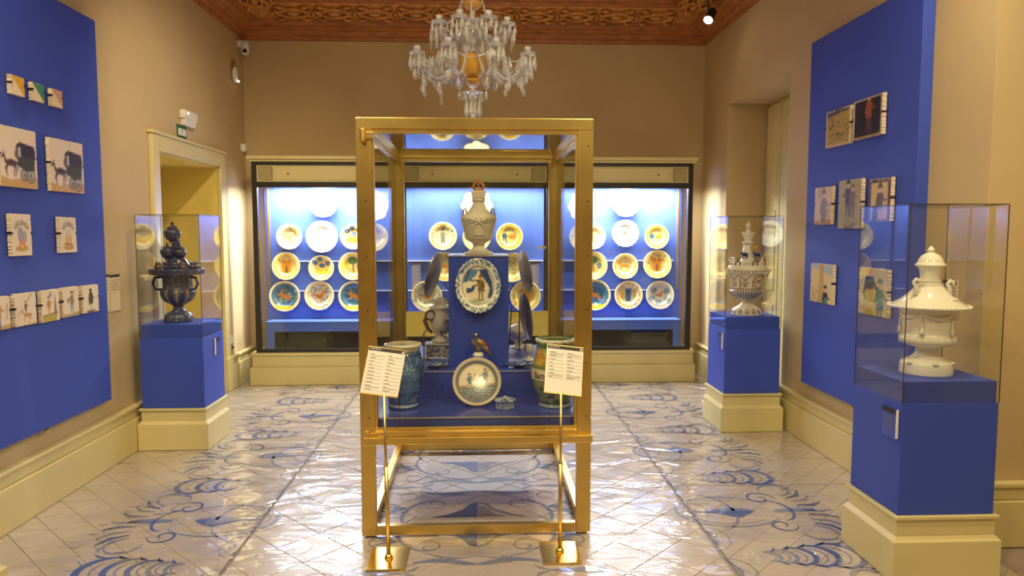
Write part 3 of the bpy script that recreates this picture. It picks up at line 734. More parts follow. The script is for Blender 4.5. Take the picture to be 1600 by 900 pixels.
BM_.m.build('painted_scrollwork', bmid, fl, kind='stuff', label='grey-blue ornament under the brass case')
BG.m.build('painted_scrollwork', bgrey, fl, kind='stuff', label='slate line ornament under the brass case')
RD.m.build('painted_scrollwork', fdark, fl, kind='stuff', label='dark blue painted scrollwork')
RM.m.build('painted_scrollwork', fmid, fl, kind='stuff', label='grey-blue painted scrollwork')
RG.m.build('painted_scrollwork', fgrey, fl, kind='stuff', label='slate painted line work')

# ================================================================== WALL CABINETS
pl = MB().box(-2.32, 2.22, 7.24, YB, 0, 0.185).box(-2.30, 2.20, 7.26, YB, 0.185, 0.30).box(-2.31, 2.21, 7.245, YB, 0.30, 0.333)
struct('trim_6', pl, creamM, bevel=0.006)
CAB = [(-2.254, -0.79, 'left'), (-0.79, 0.695, 'middle'), (0.695, 2.166, 'right')]
cabinets = {}
YG, YK = 7.27, 7.58
for i, (a, b, nm) in enumerate(CAB):
    t = thing('wall_cabinet', {'left': 'cream and black glazed wall cabinet of painted plates, left of the three', 'middle': 'middle glazed wall cabinet seen through the brass case, ochre panel at its foot', 'right': 'cream and black glazed wall cabinet of painted plates, right of the three'}[nm], 'display cabinet', ((a + b) / 2, 7.4, 0.333), 'lit cabinets built along the back wall')
    cabinets[nm] = t
    lw_, rw_ = (0.05, 0.022) if nm == 'left' else ((0.022, 0.05) if nm == 'right' else (0.022, 0.022))
    f = MB().box(a, a + lw_, YG - 0.02, YG + 0.03, 0.333, 2.24).box(b - rw_, b, YG - 0.02, YG + 0.03, 0.333, 2.24)
    f.box(a + lw_, b - rw_, YG - 0.02, YG + 0.03, 0.333, 0.368).box(a + lw_, b - rw_, YG - 0.02, YG + 0.03, 1.987, 2.043).box(a + lw_, b - rw_, YG - 0.02, YG + 0.03, 2.205, 2.24)
    f.build('frame', darkM, t, bevel=0.003)
    fp = B(a + lw_, b - rw_, YG - 0.012, YG + 0.02, 2.043, 2.205).build('fascia', creamM, t)
    va = a + lw_ + 0.03 if nm != 'right' else None; vents = []
    if nm in ('left', 'middle'): vents.append(a + lw_ + 0.02)
    if nm in ('right', 'middle'): vents.append(b - rw_ - 0.155)
    pa = a + lw_ + (0.19 if nm in ('left', 'middle') else 0.02); pb = b - rw_ - (0.19 if nm in ('right', 'middle') else 0.02)
    B(pa, pb, YG - 0.02, YG - 0.01, 2.062, 2.188).build('fascia_panel', creamM, t, bevel=0.003)
    for q in (0.1, 0.9): MB().ball((pa + (pb - pa) * q, YG - 0.024, 2.122), 0.011, 8, 5, (1, 0.5, 1)).build('keyhole', bronzeM, t, smooth=True)
    for vx_ in vents:
        v_ = B(vx_, vx_ + 0.135, YG - 0.017, YG - 0.01, 2.058, 2.192).build('vent', bronzeM, t)
        for k in range(11): B(vx_ + 0.006, vx_ + 0.129, YG - 0.023, YG - 0.016, 2.064 + k * 0.0115, 2.070 + k * 0.0115).build('vent_slat', creamM, v_)
    # crown
    x0 = a - (0.035 if nm == 'left' else 0); x1 = b + (0.035 if nm == 'right' else 0)
    MB().box(x0 + (0.02 if nm == 'left' else 0), x1 - (0.02 if nm == 'right' else 0), YG - 0.04, YB, 2.24, 2.262).box(x0, x1, YG - 0.065, YB, 2.262, 2.295).build('crown', creamM, t, bevel=0.004)
    B(a + lw_, b - rw_, YG, YG + 0.008, 0.368, 1.987).build('front_pane', clearGlass, t)
    # inside
    B(a + 0.02, b - 0.02, YK + 0.02, YK + 0.05, 0.60, 2.10).build('back_board', boardM, t)
    B(a + 0.02, b - 0.02, YG + 0.03, YB, 2.10, 2.14).build('inner_ceiling', whiteM, t)
    B(a + 0.08, b - 0.08, 7.37, 7.47, 2.02, 2.10).build('light_strip', whiteM, t)
    if nm != 'middle':
        dx0 = 0.10 if nm == 'left' else 0.0; dx1 = 0.10 if nm == 'right' else 0.0
        bn = MB().box(a + 0.03 + dx0 * 0.4, b - 0.03 - dx1 * 0.4, 7.36, YK + 0.02, 0.615, 0.635).box(a + 0.03 + dx0 * 0.4, b - 0.03 - dx1 * 0.4, 7.365, 7.385, 0.53, 0.615)
        if nm == 'left': bn.box(a + 0.03 + dx0 * 0.4, a + 0.15, 7.365, 7.385, 0.34, 0.53)
        else: bn.box(b - 0.15, b - 0.03 - dx1 * 0.4, 7.365, 7.385, 0.34, 0.53)
        bn.build('blue_ledge', boardM, t, bevel=0.002)
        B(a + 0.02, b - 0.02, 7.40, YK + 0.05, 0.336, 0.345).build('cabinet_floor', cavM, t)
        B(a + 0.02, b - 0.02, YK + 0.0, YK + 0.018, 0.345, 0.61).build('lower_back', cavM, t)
    else:
        B(a + 0.03, b + 0.0, YG - 0.035, YG - 0.02, 0.49, 0.745).build('lower_panel', jambM, t, label='plain ochre panel across the cabinet foot', bevel=0.002)
        B(a + 0.02, b - 0.02, 7.36, YK + 0.02, 0.60, 0.635).build('blue_ledge', boardM, t)
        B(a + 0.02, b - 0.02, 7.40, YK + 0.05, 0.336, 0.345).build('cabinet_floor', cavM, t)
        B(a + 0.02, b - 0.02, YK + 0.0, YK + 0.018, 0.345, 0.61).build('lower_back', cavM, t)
    for z in (1.238, 0.925): 
        B(a + (0.1 if nm == 'left' else 0.03), b - (0.1 if nm == 'right' else 0.03), YK - 0.006, YK + 0.02, z, z + 0.008).build('plate_rail', whiteM, t)
    if nm == 'left':
        B(a + 0.002, a + 0.010, YG + 0.03, YB, 0.345, 2.04).build('side_pane', clearGlass, t); B(a, a + 0.03, YG + 0.03, YB, 2.043, 2.24).build('side_fascia', creamM, t)
        B(a + 0.055, a + 0.075, YK - 0.02, YK + 0.02, 0.93, 2.08).build('inner_post', bronzeM, t)
    if nm == 'right':
        B(b - 0.010, b - 0.002, YG + 0.03, YB, 0.345, 2.04).build('side_pane', clearGlass, t); B(b - 0.03, b, YG + 0.03, YB, 2.043, 2.24).build('side_fascia', creamM, t)
        B(b - 0.075, b - 0.055, YK - 0.02, YK + 0.02, 0.93, 2.08).build('inner_post', bronzeM, t)
# text panels and white tab in the middle cabinet
for x0, x1, lab in ((-0.725, -0.625, 'grey printed text panel at the left of the middle wall cabinet'), (0.53, 0.63, 'grey printed text panel at the right of the middle wall cabinet')):
    p = thing('text_panel', lab, 'text panel', ((x0 + x1) / 2, YK + 0.01, 0.95), 'text panels in the middle cabinet')
    B(x0, x1, YK + 0.004, YK + 0.02, 0.945, 1.222).build('card', mat('mauve_card', rgb(120, 112, 138), 0.6) if 'mauve_card' not in MATS else MATS['mauve_card'], p)
    L = MB()
    for k in range(17): L.box(x0 + 0.012, x1 - 0.012 - 0.012 * (k % 3), YK + 0.0025, YK + 0.004, 1.195 - k * 0.0145, 1.201 - k * 0.0145)
    L.build('text_lines', mat('pale_ink', rgb(178, 170, 186), 0.6) if 'pale_ink' not in MATS else MATS['pale_ink'], p, kind='stuff')
o = B(0.585, 0.672, YG - 0.006, YG - 0.001, 1.378, 1.402).build('glass_tab', whiteM); tag(o, 'small white tab on the glass at the right of the middle wall cabinet', 'label')
B(0.635, 0.642, YG - 0.008, YG - 0.0055, 1.386, 1.394).build('dot', inkM, o, local=True)

# ------------------------------------------------------------------ plates in the cabinets
PL = [ # cabinet, x, z, r, kind, lobes, look, position
 ('left', -1.621, 1.847, 0.151, 'white', None, 'bright white plate alone', 'top of the left wall cabinet'),
 ('left', -1.977, 1.497, 0.132, 'swirl', None, 'yellow plate with loose ochre and green swirls', 'left end of second row, left cabinet'),
 ('left', -1.642, 1.497, 0.165, 'white', (20, 0.008), 'large white dish with a faint brown garland', 'middle of second row, left cabinet'),
 ('left', -1.319, 1.497, 0.133, 'daisies', None, 'yellow plate with blue daisies', 'second row of the left cabinet, by the brass post'),
 ('left', -2.017, 1.192, 0.145, 'castle', None, 'ochre plate with an orange castle', 'left end of third row, left cabinet'),
 ('left', -1.655, 1.171, 0.132, 'daisies', None, 'yellow plate with three dark blue flowers', 'middle of third row, left cabinet'),
 ('left', -1.331, 1.190, 0.146, 'tree', None, 'ochre plate with a green-topped tree', 'third row of left cabinet, by the brass post'),
 ('left', -2.038, 0.877, 0.159, 'hare', None, 'teal plate with a running orange hare', 'left end of bottom row, left cabinet'),
 ('left', -1.681, 0.883, 0.153, 'bird', None, 'ochre plate with an orange beast among blue leaves', 'middle of bottom row, left cabinet'),
 ('left', -1.323, 0.875, 0.160, 'hare', None, 'green-teal plate with an orange hare', 'bottom row of left cabinet, by the brass post'),
 ('middle', -0.033, 1.817, 0.161, 'lobedrose', (8, 0.05), 'scalloped cream dish with small flowers', 'top of the middle cabinet, behind the crowned urn'),
 ('middle', -0.388, 1.503, 0.147, 'figure', None, 'cream plate with a standing figure', 'middle cabinet, left of the crowned urn'),
 ('middle', -0.034, 1.490, 0.148, 'arcade', None, 'yellow plate with a row of pale arches', 'middle cabinet, behind the crowned urn foot'),
 ('middle', 0.309, 1.496, 0.142, 'feast', (16, 0.012), 'yellow scalloped plate with blue-legged figure', 'middle cabinet, right of the crowned urn'),
 ('middle', -0.370, 1.181, 0.154, 'lion', None, 'ochre plate with an orange animal', 'middle cabinet, behind the left tilted dish'),
 ('middle', 0.336, 1.173, 0.156, 'swirl', None, 'yellow swirled plate', 'middle cabinet, behind the right tilted dish'),
 ('middle', -0.561, 0.871, 0.161, 'bird', None, 'ochre plate with speckled leaves', 'left end of bottom row, middle cabinet'),
 ('middle', 0.479, 0.867, 0.163, 'castle', None, 'ochre plate with a brown gate', 'right end of bottom row, middle cabinet'),
 ('right', 1.539, 1.853, 0.150, 'white', None, 'bright white plate alone', 'top of the right wall cabinet'),
 ('right', 1.190, 1.496, 0.136, 'swirl', None, 'yellow plate with a swirled landscape', 'second row of right cabinet, by the brass post'),
 ('right', 1.537, 1.530, 0.143, 'whitelobed', (18, 0.022), 'scalloped white dish with a small brown bird', 'middle of second row, right cabinet'),
 ('right', 1.872, 1.496, 0.131, 'feast', None, 'pale yellow plate with a pale figure scene', 'right end of second row, right cabinet'),
 ('right', 1.199, 1.191, 0.150, 'tree', None, 'yellow-green plate with a leafy scene', 'third row of right cabinet, by the brass post'),
 ('right', 1.541, 1.184, 0.137, 'lion', None, 'orange plate with a small animal', 'middle of third row, right cabinet'),
 ('right', 1.884, 1.204, 0.152, 'castle', None, 'ochre plate with a yellow gate tower', 'right end of third row, right cabinet'),
 ('right', 1.222, 0.878, 0.165, 'hare', None, 'dark blue plate with an orange hare', 'bottom row of right cabinet, by the brass post'),
 ('right', 1.579, 0.877, 0.152, 'jar', None, 'speckled plate with a tall blue jar', 'middle of bottom row, right cabinet'),
 ('right', 1.917, 0.875, 0.152, 'wheel', None, 'grey-blue plate with round flowers and an orange bird', 'right end of bottom row, right cabinet'),
]
for i, (cb, x, z, r, kind, lob, look, pos) in enumerate(PL):
    mb = plate_mb(r, 0.024, lobes=lob, seg=96 if lob else 72, kind=kind, seed=i * 11 + 3, tilt=0.05)
    o = mb.build('painted_plate', glazeM, smooth=True, loc=(x, YK - 0.016, z)); tag(o, look + ', ' + pos, 'plate', 'painted plates in the wall cabinets')
    for a in (-0.5, 0.5):
        h = MB().tube([(r * sin(a), 0.024, -r * cos(a) + 0.01), (r * sin(a), -0.030, -r * cos(a) - 0.006), (r * sin(a), -0.034, -r * cos(a) + 0.01)], 0.0025, 5)
        h.build('wire_hook', whiteM, o, local=True)

# ================================================================== BRASS DISPLAY CASE
CX0, CX1, CY0, CY1, CZ = -0.602, 0.560, 3.55, 5.00, 2.10
case = thing('brass_display_case', 'large brass framed glass display case standing in the middle of the room', 'display case', ((CX0 + CX1) / 2, (CY0 + CY1) / 2, 0))
PW, PD = 0.072, 0.05
for x0 in (CX0, CX1 - PW):
    for y0, nm in ((CY0, 'f'), (CY1 - PD, 'r')):
        p = B(x0, x0 + PW, y0, y0 + PD, 0.012, CZ).build('post', brassM, case, bevel=0.003)
        xi = x0 + PW if x0 == CX0 else x0 - 0.014
        B(xi, xi + 0.014, y0 + 0.010, y0 + 0.04, 0.56, CZ - 0.07).build('glazing_strip', brassM, p, bevel=0.002)
        s = MB()
        for k in range(6): s.lathe([(0.004, 0), (0.004, 0.002)], 8, (0, 0, 0)).v[-16:]
        sc = MB()
        for k in range(6):
            zc = 0.62 + k * 0.27; n = len(sc.v)
            yy = y0 - 0.0015 if nm == 'f' else y0 + PD + 0.0015
            ring = [((x0 + PW * 0.62) + 0.0042 * cos(q * pi / 4), yy, zc + 0.0042 * sin(q * pi / 4)) for q in range(8)]
            sc.v += ring; sc.f.append(tuple(n + q for q in range(8)))
        sc.build('screws', inkM, p, kind='stuff')
        MB().lathe([(0.018, 0), (0.018, 0.006), (0.012, 0.012)], 12, (x0 + PW / 2, y0 + PD / 2, 0)).build('foot', bronzeM, p)
def xrail(y0, y1, z0, z1, nm='rail', m=brassM, x0=CX0 + PW, x1=CX1 - PW, bev=0.003): return B(x0, x1, y0, y1, z0, z1).build(nm, m, case, bevel=bev)
def yrail(x0, x1, z0, z1, nm='rail'): return B(x0, x1, CY0 + PD, CY1 - PD, z0, z1).build(nm, brassM, case, bevel=0.003)
for y0 in (CY0 - 0.004, CY1 - PD + 0.004):
    r_ = xrail(y0, y0 + PD, CZ - 0.052, CZ + 0.002, x0=CX0 + 0.004, x1=CX1 - 0.004)
    B(CX0 + PW, CX1 - PW, y0 + 0.008, y0 + 0.04, CZ - 0.074, CZ - 0.052).build('glazing_strip', brassM, r_, bevel=0.003)
    r_ = xrail(y0, y0 + PD, 0.505, 0.555); 
    for zz in (0.528,): B(CX0 + PW, CX1 - PW, y0 - 0.006, y0, zz, zz + 0.022).build('moulding', brassM, r_, bevel=0.002)
    B(CX0 + PW, CX1 - PW, y0 + 0.010, y0 + 0.036, 0.555, 0.570).build('glazing_strip', brassM, r_, bevel=0.002)
    xrail(y0 + 0.006, y0 + PD - 0.006, 0.012, 0.062)
for x0 in (CX0 + 0.008, CX1 - 0.052):
    for z0, z1 in ((CZ - 0.052, CZ), (0.50, 0.555), (0.012, 0.062)): yrail(x0, x0 + 0.044, z0, z1)
    B(x0 + 0.008, x0 + 0.036, CY0 + PD, CY1 - PD, CZ - 0.072, CZ - 0.052).build('glazing_strip', brassM, case, bevel=0.002)
# hinges and latches on the left front corner
for z in (0.53, CZ - 0.085):
    h = MB().lathe([(0.011, -0.03), (0.013, -0.028), (0.013, 0.028), (0.011, 0.03)], 14, (CX0 + 0.035, CY0 - 0.014, z)); h.box(CX0 + 0.035, CX0 + 0.085, CY0 - 0.012, CY0, z - 0.016, z + 0.016)
    h.build('hinge', brassM, case, bevel=0.001)
# shallow projecting drawer lip below the deck
B(CX0 + 0.02, CX1 + 0.004, CY0 - 0.03, CY0 - 0.004, 0.49, 0.527).build('lower_lip', brassM, case, bevel=0.003)
# panes
g0, g1 = 0.566, CZ - 0.06
B(CX0 + PW - 0.004, CX1 - PW + 0.004, CY0 + 0.018, CY0 + 0.024, g0, g1).build('front_pane', caseGlass, case)
B(CX0 + PW - 0.004, CX1 - PW + 0.004, CY1 - 0.024, CY1 - 0.018, g0, g1).build('back_pane', caseGlass, case)
B(CX0 + 0.026, CX0 + 0.032, CY0 + PD, CY1 - PD, g0, g1).build('side_pane', caseGlass, case)
B(CX1 - 0.032, CX1 - 0.026, CY0 + PD, CY1 - PD, g0, g1).build('side_pane', caseGlass, case)
B(CX0 + 0.05, CX1 - 0.05, CY0 + 0.045, CY1 - 0.045, CZ - 0.030, CZ - 0.024).build('top_pane', caseGlass, case)
# blue interior
xa, xb = CX0 + 0.036, CX1 - 0.036
edgeM = mat('pale_edge', rgb(176, 170, 178), 0.35)
dk = B(xa, xb, CY0 + 0.055, CY1 - 0.055, 0.556, 0.604).build('deck', blueGloss, case)
B(xa, xb, CY0 + 0.053, CY1 - 0.055, 0.604, 0.608).build('deck_edge', mat('blue_deck_top', rgb(60, 80, 184), 0.2), dk)
B(xa, xb, CY0 + 0.050, CY0 + 0.0535, 0.602, 0.6085).build('edge_line', edgeM, dk)
st = B(xa + 0.06, xb - 0.06, 4.0, CY1 - 0.08, 0.608, 0.766).build('step', blueGloss, case)
B(xa + 0.06, xb - 0.06, 3.9965, 4.0, 0.762, 0.768).build('edge_line', edgeM, st)
pil = B(-0.181, 0.163, 4.10, 4.56, 0.766, 1.408).build('pillar', blueGloss, case, bevel=0.002)
B(-0.186, 0.168, 4.095, 4.565, 1.408, 1.414).build('pillar_top', mat('pillar_top_sheen', rgb(150, 146, 150), 0.25), pil)  # grey colour stands in for the bright reflection on the blue top
B(-0.066, 0.044, 3.97, 4.10, 0.766, 0.846).build('bird_block', blueGloss, case)

# ---- oval dish with blue rim on the pillar
def paint_oval(u, v):
    c = Cv(u, v, WHT, 0.035); R = random.Random(4)
    for k in range(150):
        t = 2 * pi * k / 150; r = R.uniform(0.82, 1.0); c.spiral(r * cos(t), r * sin(t), 0.05, 0.7, 0.03, R.choice([BLU, DBL, SKY, TEA]), t) if k % 2 == 0 else c.ell(r * cos(t), r * sin(t), 0.03, 0.05, R.choice([BLU, SKY, WHT]), t)
    c.ring(0, 0, 0.70, 0.03, PUR, 0.7)
    c.poly([(-0.45, 0.58), (0.38, 0.6), (0.62, 0.25), (0.66, -0.5), (-0.55, -0.5), (-0.62, 0.2)], rgb(244, 226, 196), 0.9)
    c.poly([(-0.45, 0.6), (0.02, 0.6), (-0.05, 0.42), (-0.3, 0.2), (-0.66, 0.1), (-0.62, 0.3)], SKY)
    c.poly([(0.02, 0.6), (0.38, 0.6), (0.62, 0.15), (0.66, -0.3), (0.55, -0.48), (0.42, -0.45), (0.52, -0.1), (0.42, 0.06), (0.18, 0.3)], BLU)
    c.line([(-0.4, 0.5), (-0.55, 0.15)], 0.05, BLU); c.line([(0.2, 0.55), (0.55, 0.1)], 0.04, DBL)
    c.poly([(-0.52, -0.1), (-0.3, 0.0), (-0.1, 0.0), (-0.22, -0.22), (-0.5, -0.28)], BLU); c.ell(-0.35, -0.05, 0.07, 0.05, WHT)
    person(c, 0.12, -0.52, 0.92, rgb(120, 108, 76), rgb(120, 112, 86), BRN, -1); c.line([(0.05, 0.2), (-0.3, 0.18)], 0.045, BLK); c.line([(0.24, 0.1), (0.28, -0.25)], 0.03, BLK)
    c.ell(0.05, -0.58, 0.5, 0.09, rgb(128, 142, 110), 0, 0.8); c.line([(-0.3, -0.5), (0.1, -0.62), (0.4, -0.5)], 0.03, WHT)
    return c
mb = plate_mb(0.128, 0.022, paint=paint_oval, lobes=(30, 0.014), seg=160, ry=0.156, tilt=0.07, well=0.72)
o = mb.build('oval_dish', glazeM, smooth=True, loc=(-0.012, 4.083, 1.243)); tag(o, 'oval dish with ruffled blue rim and draped standing figure, hung on the blue pillar', 'dish')
# ---- round plate with two soldiers
def paint_soldiers(u, v):
    c = Cv(u, v, rgb(240, 224, 200), 0.03)
    c.ring(0, 0, 0.80, 0.045, BLU); c.ring(0, 0, 0.87, 0.02, TEA); c.ring(0, 0, 0.985, 0.02, OCH)
    a = [(0.74 * cos(t), 0.74 * sin(t)) for t in np.linspace(pi + 0.28, 2 * pi - 0.12, 24)]
    c.poly([(-0.74, -0.20), (0.74, -0.10)] + a[::-1], rgb(74, 88, 104))
    R = random.Random(2)
    for r_ in range(4):
        for k in range(10):
            x = -0.62 + k * 0.135 + (r_ % 2) * 0.06; y = -0.30 - r_ * 0.11 + x * 0.06
            if x * x + y * y < 0.5: c.ell(x, y, 0.045, 0.04, rgb(190, 196, 196))
    c.line([(-0.76, -0.22), (-0.2, -0.2), (0.2, -0.13), (0.76, -0.08)], 0.05, OCH); c.line([(-0.76, -0.18), (0.2, -0.09), (0.76, -0.05)], 0.015, BRN)
    person(c, -0.30, -0.20, 0.56, TEA, WHT, BLK, 1); c.poly([(-0.36, -0.10), (-0.24, -0.10), (-0.20, 0.12), (-0.4, 0.12)], TEA)
    person(c, 0.34, -0.14, 0.70, rgb(70, 94, 120), rgb(80, 104, 130), BRN, -1); c.line([(0.08, 0.22), (0.5, 0.46)], 0.025, BLK)
    for x, y in ((-0.1, 0.22), (-0.02, 0.06), (-0.08, 0.3)): c.ell(x, y, 0.03, 0.035, BLK)
    return c
mb = plate_mb(0.132, 0.022, paint=paint_soldiers, seg=128, tilt=0.36, well=0.80)
o = mb.build('soldier_plate', glazeM, smooth=True, loc=(-0.02, 3.865, 0.608 + 0.1245)); tag(o, 'round cream plate with two painted soldiers leaning on a wire stand, front of the case', 'plate')
# stand for it
s = thing('plate_stand', 'small dark wire stand under the plate of two soldiers', 'plate stand', (-0.02, 3.86, 0.608))
for q in (-1, 1):
    MB().tube([(-0.02 + q * 0.055, 3.79, 0.628), (-0.02 + q * 0.055, 3.795, 0.611), (-0.02 + q * 0.055, 3.86, 0.611), (-0.02 + q * 0.03, 3.945, 0.611), (-0.02 + q * 0.03, 3.925, 0.74)], 0.0028, 6).build('wire_leg', ironM, s, smooth=True)
# ---- bird figurine
b = thing('bird_figurine', 'small painted pottery bird on a white base, on the block of the blue pillar', 'figurine', (-0.012, 4.03, 0.846))
MB().lathe([(0.030, 0), (0.033, 0.004), (0.031, 0.010), (0.026, 0.013), (0.028, 0.018), (0.020, 0.022)], 24, (-0.012, 4.03, 0.846)).build('base', whiteGlaze, b, smooth=True)
MB().tube([(-0.012, 4.03, 0.866), (-0.012, 4.03, 0.898)], [0.011, 0.016], 10).build('perch', bronzeM, b, smooth=True)
mb = MB().ball((0, 0, 0), 0.03, 18, 12, (1.6, 0.8, 0.9)).ball((-0.036, 0, 0.034), 0.014, 12, 8); mb.tube([(-0.026, 0, 0.010), (-0.034, 0, 0.030)], [0.018, 0.012], 10); mb.tube([(0.03, 0, -0.004), (0.062, 0, -0.022), (0.09, 0, -0.034)], [0.02, 0.012, 0.004], 10); mb.tube([(-0.047, 0, 0.036), (-0.060, 0, 0.033)], [0.004, 0.001], 6)
V = np.array(mb.v); cc = Cv(V[:, 0], V[:, 2], rgb(206, 140, 60), 0.004)
cc.poly([(-0.05, 0.028), (0.05, -0.01), (0.1, -0.05), (0.0, -0.012), (-0.05, 0.0)], rgb(70, 96, 110)); cc.poly([(-0.02, 0.03), (0.04, 0.03), (0.10, -0.03), (0.02, 0.0)], rgb(150, 84, 40)); cc.ell(-0.036, 0.036, 0.016, 0.016, BLK); cc.ell(-0.04, 0.04, 0.006, 0.006, WHT)
for k in range(6): cc.ell(-0.03 + k * 0.014, 0.008 - k * 0.004, 0.003, 0.003, WHT)
mb.c = cc.lin(); R3 = Matrix.Rotation(0.45, 3, 'Y')
mb.map(lambda x, y, z: (R3 @ Vector((x, y, z))) + Vector((-0.006, 4.03, 0.918))); mb.build('body', glazeM, b, smooth=True)
# ---- round blue box
R = random.Random(8)
def painted_lathe(prof, seg, c, fn, smooth_n=3, sx=1, sy=1, flute=None):
    pr = smoothprof(prof, smooth_n) if smooth_n else prof
    mb = MB().lathe(pr, seg, (0, 0, 0), sx, sy, flute=flute)
    V = np.array(mb.v); th = np.arctan2(V[:, 0], -V[:, 1]); z = V[:, 2]  # th=0 faces the camera
    mb.c = fn(th, z).lin(); mb.v = [(x + c[0], y + c[1], z_ + c[2]) for x, y, z_ in mb.v]
    return mb
def scrollfill(c, R, n, t0, t1, z0, z1, rr, w, cols):
    for k in range(n):
        c.spiral(R.uniform(t0, t1), R.uniform(z0, z1), R.uniform(*rr), R.uniform(0.6, 1.1), w, R.choice(cols), R.uniform(0, 6), R.choice([-1, 1]))
    return c
bx = thing('lidded_box', 'small round blue and white lidded box beside the soldier plate', 'box', (0.131, 3.78, 0.608))
def f1(th, z): return scrollfill(Cv(th * 0.05, z, rgb(190, 206, 226), 0.003), random.Random(1), 70, -0.16, 0.16, 0, 0.06, (0.006, 0.012), 0.003, [BLU, DBL, SKY])
painted_lathe([(0.048, 0), (0.052, 0.004), (0.051, 0.02), (0.052, 0.036), (0.053, 0.04)], 96, (0.131, 3.78, 0.608), f1, 4).build('body', glazeM, bx, smooth=True)
painted_lathe([(0.056, 0.040), (0.057, 0.045), (0.050, 0.050), (0.030, 0.054), (0.012, 0.057), (0.010, 0.062), (0.003, 0.066)], 72, (0.131, 3.78, 0.608), f1, 3).build('lid', glazeM, bx, smooth=True)
# ---- two big albarello vases
def fblue(th, z):
    c = Cv(th * 0.11, z, rgb(70, 116, 176), 0.006); R = random.Random(12)
    c.poly([(-1, 0.31), (1, 0.31), (1, 0.4), (-1, 0.4)], rgb(224, 214, 190))
    for k in range(34): c.line([(-0.34 + k * 0.021, 0.30), (-0.335 + k * 0.021, 0.325)], 0.006, R.choice([ORA, BLU, TEA]))
    for k in range(5):
        x = -0.3 + k * 0.14; c.line([(x, 0.02), (x + 0.01, 0.12), (x - 0.01, 0.2), (x, 0.28)], 0.012, DBL)
        for s_ in (-1, 1):
            for zz in (0.06, 0.13, 0.2): c.line([(x, zz), (x + s_ * 0.025, zz + 0.03), (x + s_ * 0.05, zz + 0.02)], [0.014, 0.012, 0.003], DBL)
    scrollfill(c, R, 80, -0.34, 0.34, 0.03, 0.30, (0.012, 0.03), 0.005, [DBL, DBL, rgb(170, 200, 230), BLU])
    c.line([(-1, 0.02), (1, 0.02)], 0.008, WHT); c.line([(-1, 0.005), (1, 0.005)], 0.012, DBL); c.line([(-1, 0.29), (1, 0.29)], 0.008, DBL)
    return c
va = thing('blue_jar', 'tall blue and white scroll-painted pottery jar, front left of the brass case', 'jar', (-0.415, 3.83, 0.608))
prof_v = [(0.078, 0), (0.083, 0.008), (0.078, 0.020), (0.086, 0.045), (0.104, 0.11), (0.112, 0.18), (0.108, 0.24), (0.096, 0.285), (0.089, 0.305), (0.092, 0.325), (0.098, 0.338), (0.096, 0.344), (0.088, 0.340), (0.082, 0.31)]
painted_lathe(prof_v, 144, (-0.415, 3.83, 0.608), fblue, 7).build('body', glazeM, va, smooth=True)
MB().lathe([(0.0965, 0.330), (0.1015, 0.336), (0.100, 0.346), (0.092, 0.348)], 64, (-0.415, 3.83, 0.608), caps=False).build('rim', whiteGlaze, va, smooth=True)
def fgreen(th, z):
    c = Cv(th * 0.12, z, rgb(150, 160, 120), 0.006); R = random.Random(21)
    for k in range(120): c.ell(R.uniform(-0.38, 0.38), R.uniform(0.0, 0.15), R.uniform(0.008, 0.02), R.uniform(0.004, 0.01), R.choice([GRN, DGR, OCH, TEA, rgb(180, 190, 160)]), R.uniform(0, 3))
    c.poly([(-1, 0.15), (1, 0.15), (1, 0.215), (-1, 0.215)], rgb(236, 220, 184))
    c.line([(-1, 0.216), (1, 0.216)], 0.006, GRN); c.line([(-1, 0.148), (1, 0.148)], 0.006, GRN)
    for k in range(30): c.line([(-0.36 + k * 0.025, 0.222), (-0.345 + k * 0.025, 0.232)], 0.009, GRN)
    c.poly([(-1, 0.235), (1, 0.235), (1, 0.31), (-1, 0.31)], rgb(196, 186, 140))
    for r_ in range(5):
        for k in range(26):
            x = -0.36 + k * 0.028 + (r_ % 2) * 0.014
            if abs(((x + 0.02) % 0.24) - 0.12) < 0.095 - r_ * 0.014: c.ell(x, 0.242 + r_ * 0.016, 0.012, 0.0075, R.choice([ORA, YEL, rgb(220, 160, 70)]))
    c.poly([(-1, 0.325), (1, 0.325), (1, 0.352), (-1, 0.352)], rgb(66, 108, 92)); 
    for k in range(60): c.ell(-0.38 + k * 0.013, 0.338 + 0.004 * (k % 3), 0.003, 0.004, rgb(190, 210, 190))
    c.poly([(-1, 0.0), (1, 0.0), (1, 0.02), (-1, 0.02)], rgb(140, 166, 180)); c.line([(-1, 0.026), (1, 0.026)], 0.008, DGR)
    return c
vb = thing('green_jar', 'green and orange painted pottery jar with a name band, front right of brass case', 'jar', (0.405, 3.83, 0.608))
prof_g = [(0.088, 0), (0.092, 0.008), (0.084, 0.022), (0.098, 0.06), (0.122, 0.12), (0.131, 0.17), (0.129, 0.205), (0.118, 0.25), (0.106, 0.30), (0.100, 0.325), (0.104, 0.345), (0.107, 0.358), (0.103, 0.364), (0.094, 0.358), (0.09, 0.33)]
painted_lathe(prof_g, 150, (0.405, 3.83, 0.608), fgreen, 7).build('body', glazeM, vb, smooth=True)
MB().lathe([(0.1045, 0.350), (0.1095, 0.356), (0.107, 0.368), (0.097, 0.369)], 64, (0.405, 3.83, 0.608), lobes=(13, 0.02), caps=False).build('rim', whiteGlaze, vb, smooth=True)
tm = text_mb('Bartolo', 0.050)
tm.v = [(x * 0.78, y, z) for x, y, z in tm.v]
def wrap(x, y, z):
    a = -0.62 + x / 0.1325 * 1.0; return (0.405 + 0.1335 * sin(a), 3.83 - 0.1335 * cos(a), 0.608 + 0.181 + y)
tm.map(wrap).build('lettering', inkM, vb, label='dark brushed name on the pale band')
